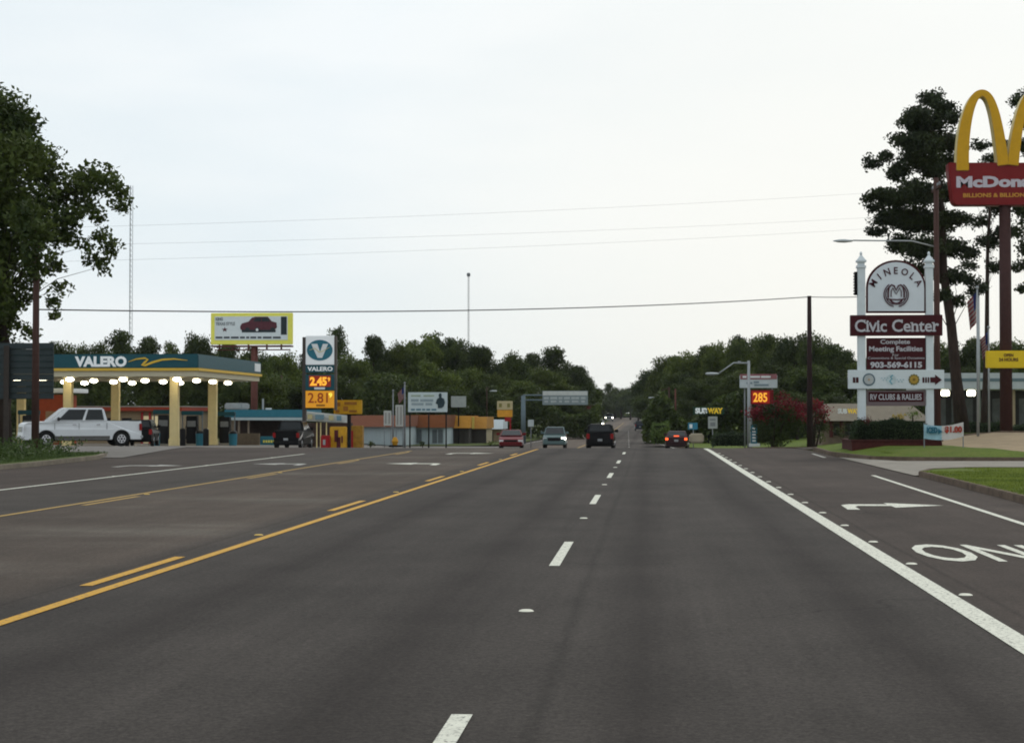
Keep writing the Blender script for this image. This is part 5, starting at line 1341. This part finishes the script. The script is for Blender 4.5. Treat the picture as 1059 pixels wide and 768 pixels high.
# advertising banner on stakes
YN = 61
t = empty('banner', (W(976, 455, YN).x, YN, gz(11, YN)), 'small sagging white banner half blue half red lettered, tied to stakes by the hedge', 'banner')
n = 12; mb = MB(); mbb = MB(); mbr = MB()
def bz(u): return .06 * math.sin(u * PI) * -1
a = W(955.5, 445, YN); b = W(996.5, 445, YN); zt0 = W(955, 438.5, YN).z; zt1 = W(996, 436.3, YN).z; hb_ = 14.5 * YN / FPX
for part, (u0, u1), mm in (('left_half', (0, .45), mat('banner_blue', (.28, .45, .52), .7, .2, 6)), ('right_half', (.45, 1), mat('banner_cream', (.55, .52, .50), .7, .1, 3))):
    mb = MB()
    for i in range(n + 1):
        u = u0 + (u1 - u0) * i / n; x = a.x + (b.x - a.x) * u; z = zt0 + (zt1 - zt0) * u - .09 * math.sin(PI * u)
        for (yy, zz) in ((YN, z), (YN, z - hb_), (YN + .012, z - hb_), (YN + .012, z)): mb.v.append((x, yy + .03 * math.sin(u * 7), zz))
    for i in range(n):
        for k in range(4): mb.f.append((4 * i + k, 4 * i + (k + 1) % 4, 4 * i + 4 + (k + 1) % 4, 4 * i + 4 + k))
    mb.f += [(0, 1, 2, 3), (4 * n, 4 * n + 3, 4 * n + 2, 4 * n + 1)]
    mb.build(part, mm, t)
textpx('ICED', 958.5, 441.3, 969.5, 447.8, YN - .03, mat('text_dark_teal', (.02, .12, .18), .6, 0), t, .05)
mb = MB(); mb.prism([px2(p, r, YN) for p, r in ((970, 449), (970, 443), (974.5, 446))], YN - .05, YN - .035); mb.build('mark', MATS['text_dark_teal'], t)
textpx('$1.00', 977, 440.5, 995, 448, YN - .03, mat('text_red', (.35, .05, .03), .6, .15), t, .05)
for p in (956, 996.3):
    v = W(p, 450, YN); mb = MB(); mb.tube([(v.x, YN + .05, gz(v.x, YN)), (v.x, YN + .05, W(p, 437, YN).z)], .02, 6); mb.build('stake', GREYPOST, t)

# grey back of highway sign, left
YG = 61.4
t = empty('highway_sign', (W(10, 450, YG).x, YG, gz(-20, YG)), 'ribbed dark grey back of a big road sign at the left edge', 'road sign')
RIB = mat('sign_back_metal', (.045, .058, .062), .55, .15, 2, metal=.3)
a = W(-60, 400, YG).x; b = W(55, 400, YG).x; zt_ = W(20, 354.5, YG).z; zb_ = W(20, 412.5, YG).z; nr = 9
mb = MB()
for k in range(nr):
    z_0 = zb_ + (zt_ - zb_) * k / nr; z_1 = zb_ + (zt_ - zb_) * (k + 1) / nr
    mb.box(a, b, YG + .03, YG + .07, z_0 + .003, z_1 - .003); mb.box(a, b, YG - .02, YG + .028, z_0 + .02, z_0 + .06)
mb.build('panel', RIB, t)
for p in (8, -40):
    v = W(p, 400, YG); mb = MB(); mb.box(v.x - .06, v.x + .06, YG - .14, YG - .022, gz(v.x, YG), zt_ - .1); mb.box(v.x - .1, v.x + .1, YG - .16, YG - .142, gz(v.x, YG), zt_ - .1); mb.build('post', mat('steel_brown', (.05, .04, .035), .7, .2), t)

# ------------------------------------------------------------------ vehicles
def prismx(mb, poly, x0, x1):
    n = len(poly)
    return mb.add([(x0, y, z) for y, z in poly] + [(x1, y, z) for y, z in poly], [list(range(n)), list(range(n, 2 * n))[::-1]] + [[(i + 1) % n, i, i + n, (i + 1) % n + n] for i in range(n)])
def arc_cut(yc, r, zb):
    a0 = math.asin(min(.95, zb_off / r)) if False else 0
    return [(yc - r * math.cos(a), .34 + r * math.sin(a)) for a in np.linspace(-.25, PI + .25, 12)]
def vehicle(name, label, cat, loc, rz, paint, kind='sedan', lights=None, brake=False, detail=False, scale=1.0):
    K = {
     'sedan': dict(w=1.78, ax=(-1.38, 1.42), wr=.32, rear=-2.32, front=2.3,
        top=[(-2.30, .55), (-2.28, .90), (-2.15, 1.0), (-1.5, 1.02), (1.0, .96), (1.9, .82), (2.22, .66), (2.3, .45)],
        cab=(-1.75, -1.05, .25, 1.15, .99, 1.43)),
     'suv': dict(w=1.95, ax=(-1.42, 1.5), wr=.39, rear=-2.4, front=2.4,
        top=[(-2.4, .6), (-2.38, 1.15), (-2.3, 1.22), (1.1, 1.18), (2.15, 1.05), (2.36, .9), (2.4, .5)],
        cab=(-2.3, -2.05, .35, 1.25, 1.2, 1.82)),
     'pickup': dict(w=2.0, ax=(-2.02, 1.88), wr=.40, rear=-3.1, front=3.05,
        top=[(-3.1, .62), (-3.1, 1.34), (-1.32, 1.34), (-1.28, 1.31), (1.5, 1.33), (2.8, 1.27), (3.0, 1.16), (3.05, .6)],
        cab=(-1.3, -1.12, .85, 1.72, 1.305, 2.03)),
    }[kind]
    t = empty(name, loc, label, cat, None, rz); t.scale = (scale,) * 3
    w = K['w']; h = w / 2; zb_ = .36 if kind != 'sedan' else .26; r = K['wr'] * 1.18; zc = K['wr']
    def cut(yc): return [(yc + r * math.cos(a), zc + r * math.sin(a)) for a in np.linspace(.0, PI, 12)]
    bot = [(K['front'], zb_)]
    for yc in (K['ax'][1], K['ax'][0]):
        c = cut(yc); bot += [(c[0][0], zb_)] + c + [(c[-1][0], zb_)]
    bot += [(K['rear'], zb_)]
    poly = K['top'] + bot
    mb = MB(); prismx(mb, poly, -h, h)
    o = mb.build('body', paint, t, bevel=.045, local=True)
    for v in o.data.vertices:            # pull the nose and tail corners in
        k = max(0, abs(v.co.y) - K['front'] + .45) / .45
        v.co.x *= 1 - .10 * k * k
        if v.co.z > .9: v.co.x *= 1 - .05 * (v.co.z - .9) / .3
    mb = MB(); mb.box(-h * .8, h * .8, K['rear'] + .3, K['front'] - .3, zb_ - .06, zb_ + .5); mb.build('underbody', DARK, t, local=True)
    yb0, yt0, yt1, yb1, z0, z1 = K['cab']; hb_ = h * .955; ht = h * .78
    B = [Vector(p) for p in ((-hb_, yb0, z0), (hb_, yb0, z0), (hb_, yb1, z0), (-hb_, yb1, z0))]
    T = [Vector(p) for p in ((-ht, yt0, z1), (ht, yt0, z1), (ht, yt1, z1), (-ht, yt1, z1))]
    mb = MB(); mb.add(B + T, [(3, 2, 1, 0), (4, 5, 6, 7), (0, 1, 5, 4), (1, 2, 6, 5), (2, 3, 7, 6), (3, 0, 4, 7)]); mb.build('cabin', paint, t, bevel=.06, local=True)
    def pane(A, B_, C_, D, u0, u1, v0, v1, nm='window', m=GLASS):
        def q(u, v): return A.lerp(B_, u).lerp(D.lerp(C_, u), v)
        P = [q(u0, v0), q(u1, v0), q(u1, v1), q(u0, v1)]; n_ = (P[1] - P[0]).cross(P[3] - P[0]).normalized()
        c = (B[0] + B[2] + T[0] + T[2]) / 4
        if n_.dot(P[0] - c) < 0: n_ = -n_
        mb = MB(); mb.add([p + n_ * .012 for p in P] + [p - n_ * .03 for p in P], [(0, 1, 2, 3), (7, 6, 5, 4), (0, 4, 5, 1), (1, 5, 6, 2), (2, 6, 7, 3), (3, 7, 4, 0)]); mb.build(nm, m, t, local=True)
    pane(B[3], B[2], T[2], T[3], .05, .95, .1, .92, 'windscreen'); pane(B[0], B[1], T[1], T[0], .08, .92, .22 if kind == 'suv' else .15, .88, 'rear_window')
    segs = {'sedan': ((.06, .14, .46, 1), (.5, 0, .90, 1)), 'suv': (), 'pickup': ()}
    sp = {'sedan': ((.1, .46), (.5, .92)), 'suv': ((.05, .33), (.36, .63), (.66, .93)), 'pickup': ((.06, .40), (.45, .88))}[kind]
    for (A, B_, C_, D) in ((B[0], B[3], T[3], T[0]), (B[1], B[2], T[2], T[1])):
        for (u0, u1) in sp: pane(A, B_, C_, D, u0, u1, .12, .88)
    for yc in K['ax']:
        for s in (-1, 1):
            n = 20; wr = K['wr']; mb = MB(); x0, x1 = s * (h - .24), s * (h - .01)
            mb.tube([(x0, yc, wr), (s * (h - .2), yc, wr), (s * (h - .04), yc, wr), (x1, yc, wr)], [wr * .93, wr, wr, wr * .92], n)
            ty = mb.build('wheel', RUBBER, t, local=True, smooth=False)
            mb = MB(); mb.tube([(s * (h - .03), yc, wr), (s * (h + .006), yc, wr)], [wr * .62, wr * .58], n)
            for k in range(6):
                a = k * PI / 3; 
            mb.build('rim', CHROME if paint is not BLACK else STEEL, ty, local=True)
            mb = MB()
            for k in range(6):
                a = k * PI / 3; y_, z_ = yc + wr * .38 * math.cos(a), wr + wr * .38 * math.sin(a)
                mb.tube([(s * (h + .007), y_, z_), (s * (h + .012), y_, z_)], wr * .11, 8)
            mb.tube([(s * (h + .007), yc, wr), (s * (h + .03), yc, wr)], wr * .13, 10)
            mb.build('hub', DARK, ty, local=True)
    fz = {'sedan': .62, 'suv': .85, 'pickup': .95}[kind]; fy = K['front']
    HL = mat('headlight', (.6, .6, .6), .15, 0) ; HLon = mat('headlight_lit', (.9, .9, .8), .2, 0, emit=(1, .93, .75), es=14)
    TL = mat('tail_light', (.25, .01, .01), .3, 0); TLon = mat('tail_light_lit', (.5, .03, .01), .3, 0, emit=(1, .12, .03), es=2.2)
    for s in (-1, 1):
        on = lights and (lights == 'both' or (lights == 'left' and s < 0) or (lights == 'right' and s > 0))
        mb = MB(); mb.box(s * h * .82 - .19, s * h * .82 + .13 if s > 0 else s * h * .82 + .19, fy - .12, fy + .012 - .06, fz - .09, fz + .1); mb.build('headlight', HLon if on else HL, t, local=True, bevel=.02)
        ry = K['rear']; tz = {'sedan': .82, 'suv': 1.0, 'pickup': 1.02}[kind]; th = .09 if kind == 'sedan' else .18
        mb = MB(); mb.box(s * h * .84 - .11, s * h * .84 + .11, ry - .012, ry + .12, tz - th, tz + th); mb.build('tail_light', TLon if brake else TL, t, local=True, bevel=.02)
        mb = MB(); my = K['cab'][3] - .45; mz = K['cab'][4] + .12
        mb.box(min(s * (h - .05), s * (h + .22)), max(s * (h - .05), s * (h + .22)), my - .05, my + .06, mz - .08, mz + .12); mb.build('mirror', BLACK if kind == 'pickup' else paint, t, local=True, bevel=.03)
        if detail:
            for yy in ((-.28, .28) if kind == 'pickup' else ()): 
                mb = MB(); mb.box(min(s * (h - .02), s * (h + .015)), max(s * (h - .02), s * (h + .015)), yy * 2.2 - .28, yy * 2.2 - .10, 1.14, 1.19); mb.build('door_handle', CHROME, t, local=True)
            for yy in (-1.25, .2, 1.45):
                mb = MB(); mb.box(min(s * (h - .02), s * (h - .004)), max(s * (h - .02), s * (h + .003)), yy - .008, yy + .008, .45, 1.24); mb.build('door_seam', BLACK, t, local=True)
            mb = MB(); mb.box(min(s * (h - .02), s * (h + .012)), max(s * (h - .02), s * (h + .012)), -1.4, 1.42, .38, .56); mb.build('side_sill', mat('two_tone_grey', (.10, .095, .09), .5, .1), t, local=True)
    mb = MB(); mb.box(-h * .55, h * .55, fy - .05, fy + .015, fz - .18, fz + .1); mb.build('grille', CHROME if kind == 'pickup' else BLACK, t, local=True, bevel=.01)
    mb = MB(); mb.box(-h * .92, h * .92, fy - .1, fy + .08, .38, .56); mb.build('front_bumper', CHROME if kind == 'pickup' and paint is not PBK else paint, t, local=True, bevel=.04)
    mb = MB(); mb.box(-h * .92, h * .92, K['rear'] - .08, K['rear'] + .1, .42, .6); mb.build('rear_bumper', paint if kind != 'pickup' else STEEL if paint is not PBK else BLACK, t, local=True, bevel=.04)
    mb = MB(); mb.box(-.16, .16, K['rear'] - .1, K['rear'] - .082, .62 if kind == 'sedan' else .66, .78 if kind == 'sedan' else .82); mb.box(-.16, .16, K['rear'] - .1, K['rear'] + .05, .68, .72)
    mb.build('number_plate', mat('plate', (.35, .36, .37), .5, .1), t, local=True)
    if kind == 'pickup':
        mb = MB(); mb.box(-h * .84, h * .84, -3.0, -1.4, 1.33, 1.358); mb.build('bed', mat('bed_liner', (.012, .012, .012), .8, .1), t, local=True)
    if brake:
        mb = MB(); mb.box(-.2, .2, yb0 + .1 if kind != 'sedan' else K['rear'] + .25, (yb0 + .16) if kind != 'sedan' else K['rear'] + .32, z0 + .03, z0 + .1); mb.build('brake_light', TLon, t, local=True)
    return t
def car_at(px_, Y): v = W(px_, 455, Y); return (v.x, Y, gz(v.x, Y) + .025)
PWH = mat('car_white', (.62, .64, .66), .3, .03); PRD = mat('car_red', (.14, .008, .012), .3, .03); PGR = mat('car_green', (.10, .15, .15), .3, .03); PBK = mat('car_black', (.005, .005, .006), .35, 0, spec=.1)
PMR = mat('car_dark_red', (.03, .008, .01), .3, 0); PBL = mat('car_blue', (.015, .022, .035), .3, 0); PSL = mat('car_silver', (.25, .26, .27), .3, .02)
vehicle('pickup_truck', 'white crew cab pickup truck parked side on at the petrol station', 'pickup truck', car_at(82, 87), R(90 + 29), PWH, 'pickup', scale=.96, detail=True)
vehicle('pickup_truck', 'black pickup truck seen from behind left of the tall price sign', 'pickup truck', car_at(304, 101), R(1), PBK, 'pickup', scale=.80)
vehicle('car', 'low red car coming towards the camera at the left edge of the far road', 'car', car_at(529, 132), R(183), PRD, 'sedan', scale=1.0)
vehicle('car', 'grey green car facing the camera with one headlight shining', 'car', car_at(574, 138), R(181), PGR, 'suv', lights='left', scale=.92)
vehicle('car', 'black car seen from behind in the lane left of the dashes', 'car', car_at(621.5, 121), R(0), PBK, 'suv', brake=False, scale=.99)
vehicle('car', 'dark red car with glowing brake lights at the right kerb', 'car', car_at(700.5, 134), R(-3), PMR, 'sedan', brake=True, scale=.95)
vehicle('car', 'small dark blue car far ahead driving uphill', 'car', car_at(662, 318), R(0), PBL, 'suv', scale=.98)
vehicle('car', 'distant car with two white headlights just above the black car', 'car', car_at(620, 395), R(180), PSL, 'sedan', lights='both', scale=1.1)
vehicle('car', 'farthest car with warm glowing headlights at the top of the road', 'car', car_at(630, 540), R(180), PSL, 'suv', lights='both', scale=1.3)
vehicle('car', 'white car parked by the dark wood below the overhead sign', 'car', car_at(575, 255), R(70), PWH, 'sedan')
vehicle('car', 'small black car parked close behind the white pickup truck', 'car', car_at(147, 101), R(10), PBK, 'suv', scale=.85)

# ------------------------------------------------------------------ turf blades and weeds
def blades(name, areas, n, hgt, m, label, seed, wd=.012):
    rng = np.random.default_rng(seed); Vv = []
    for (poly_fn, cnt) in areas:
        P = poly_fn(rng, int(cnt * n)); Vv.append(P)
    P = np.concatenate(Vv); n = len(P)
    a = rng.uniform(0, 2 * PI, n); d = np.stack([np.cos(a), np.sin(a), np.zeros(n)], 1) * wd * rng.uniform(.6, 1.4, (n, 1))
    tip = P + rng.normal(size=(n, 3)) * hgt * .45; tip[:, 2] = P[:, 2] + hgt * rng.uniform(.4, 1.2, n)
    V = np.stack([P - d, P + d, tip], 1).reshape(-1, 3)
    me = bpy.data.meshes.new(name); me.vertices.add(3 * n); me.vertices.foreach_set('co', V.ravel()); me.loops.add(3 * n)
    me.loops.foreach_set('vertex_index', np.arange(3 * n, dtype=np.int32)); me.polygons.add(n)
    me.polygons.foreach_set('loop_start', np.arange(0, 3 * n, 3, dtype=np.int32)); me.polygons.foreach_set('loop_total', np.full(n, 3, dtype=np.int32))
    me.update(calc_edges=True); me.materials.append(m); o = bpy.data.objects.new(name, me); COL.objects.link(o)
    return tag(o, label, 'grass', kind='stuff')
def area(x0, x1, y0, y1, off):
    def f(rng, k):
        x = rng.uniform(0, 1, k); y = rng.uniform(y0, y1, k); xa = x0(y) if callable(x0) else x0; X = xa + x * (x1 - xa)
        return np.stack([X, y, np.array([gz(p, q) for p, q in zip(X, y)]) + off], 1)
    return f
GB = leafmat('turf_blade', (.09, .125, .018), (.20, .245, .04), scale=.8, trans=.3)
blades('grass', [(area(lambda y: 6.42 + (y - 27) * .016, 13, 24, 44, .11), .75), (area(8.2, 13, 44, 47, .11), .05), (area(7.9, 12.6, 59.4, 64, .22), .25), (area(7.9, 11.6, 64, 76, .24), .25)], 90000, .045, GB, 'short mown grass on the lawns along the right kerb', 91)
rngw = np.random.default_rng(92)
pts = []
for k in range(420):
    y = rngw.uniform(44, 61.5); x = -18.2 - (y - 44) * .07 - rngw.uniform(.35, 7) ; hh = rngw.uniform(.15, .55) * (1.2 if x < -19.5 else .6)
    c = np.array([x, y, gz(x, y) + .12]); m_ = 26
    pts.append(c + rngw.normal(size=(m_, 3)) * np.array([.22, .22, 0]) + np.stack([np.zeros(m_), np.zeros(m_), rngw.uniform(0, hh, m_)], 1))
me = leaf_mesh('weeds', np.concatenate(pts), .12, GW, rngw, up=.3); o = bpy.data.objects.new('weeds', me); COL.objects.link(o)
tag(o, 'tangled green weeds on the verge under the grey sign back', 'weeds', kind='stuff')
blades('grass', [(area(lambda y: -18.0 - (y - 44) * .08, -24, 40, 62, .11), 1)], 22000, .10, GW, 'rough grass along the left verge', 93, .014)

# ------------------------------------------------------------------ sky and light
SUN_EL, SUN_ROT = 38, 20
w = bpy.data.worlds.new('World'); scene.world = w; w.use_nodes = True
nt = w.node_tree; N = nt.nodes; L = nt.links; N.clear()
out = N.new('ShaderNodeOutputWorld'); bg = N.new('ShaderNodeBackground'); bg.inputs[1].default_value = .1
sky = N.new('ShaderNodeTexSky'); sky.sky_type = 'NISHITA'; sky.sun_disc = False
sky.sun_elevation = R(SUN_EL); sky.sun_rotation = R(SUN_ROT); sky.dust_density = 3
tc = N.new('ShaderNodeTexCoord'); mp = N.new('ShaderNodeMapping'); mp.inputs['Scale'].default_value = (1.2, 1.2, 5)
L.new(tc.outputs['Generated'], mp.inputs[0])
no = N.new('ShaderNodeTexNoise'); no.inputs['Scale'].default_value = 2.6; no.inputs['Detail'].default_value = 7; no.inputs['Roughness'].default_value = .5
L.new(mp.outputs[0], no.inputs['Vector'])
r1 = N.new('ShaderNodeMapRange'); r1.inputs[1].default_value = .35; r1.inputs[2].default_value = .65; L.new(no.outputs[0], r1.inputs[0])
# cloud deck: greyer blue patches in a bright white layer, warmer towards the hidden sun
dot = N.new('ShaderNodeVectorMath'); dot.operation = 'DOT_PRODUCT'; dot.inputs[1].default_value = Vector((.17, .985, .02)).normalized()
L.new(tc.outputs['Generated'], dot.inputs[0])
r2 = N.new('ShaderNodeMapRange'); r2.inputs[1].default_value = .93; r2.inputs[2].default_value = 1.0; L.new(dot.outputs['Value'], r2.inputs[0])
cA = N.new('ShaderNodeMix'); cA.data_type = 'RGBA'; cA.inputs[6].default_value = (8.0, 8.9, 9.4, 1); cA.inputs[7].default_value = (9.3, 9.8, 10.0, 1); L.new(r1.outputs[0], cA.inputs[0])
cB = N.new('ShaderNodeMix'); cB.data_type = 'RGBA'; cB.inputs[7].default_value = (9.7, 9.75, 9.3, 1); L.new(cA.outputs[2], cB.inputs[6]); L.new(r2.outputs[0], cB.inputs[0])
cC = N.new('ShaderNodeMix'); cC.data_type = 'RGBA'; cC.inputs[0].default_value = .94; L.new(sky.outputs[0], cC.inputs[6]); L.new(cB.outputs[2], cC.inputs[7])
L.new(cC.outputs[2], bg.inputs[0]); L.new(bg.outputs[0], out.inputs[0])
sd = bpy.data.lights.new('sun', 'SUN'); sd.energy = .7; sd.angle = R(14); sd.color = (1, .95, .86)
so = bpy.data.objects.new('sun', sd); COL.objects.link(so)
d = Vector((math.sin(R(SUN_ROT)) * math.cos(R(SUN_EL)), math.cos(R(SUN_ROT)) * math.cos(R(SUN_EL)), math.sin(R(SUN_EL))))
so.rotation_euler = d.to_track_quat('Z', 'Y').to_euler(); so.location = (0, 0, 60)

# haze
if HAZE > 0:
    mb = MB(); mb.box(-1550, 1550, -80, 2560, -3, 62); hz = mb.build('haze', None, loc=(0, 0, -3)); tag(hz, 'thin pale evening haze over the whole road', 'haze', kind='stuff')
    hm = bpy.data.materials.new('haze'); hm.use_nodes = True; n_ = hm.node_tree.nodes; n_.clear()
    ho = n_.new('ShaderNodeOutputMaterial'); pv_ = n_.new('ShaderNodeVolumePrincipled'); pv_.inputs['Density'].default_value = HAZE
    pv_.inputs['Color'].default_value = (.93, .97, 1, 1); hm.node_tree.links.new(pv_.outputs[0], ho.inputs['Volume']); hz.data.materials.append(hm)

vs_ = scene.view_settings; vs_.view_transform = 'Standard'; vs_.look = 'None'; vs_.gamma = 1; vs_.exposure = 0; vs_.use_curve_mapping = False
scene.render.engine = 'CYCLES'; scene.cycles.filter_width = 1.9
scene.cycles.max_bounces = 6; scene.cycles.volume_bounces = 1; scene.cycles.transparent_max_bounces = 4
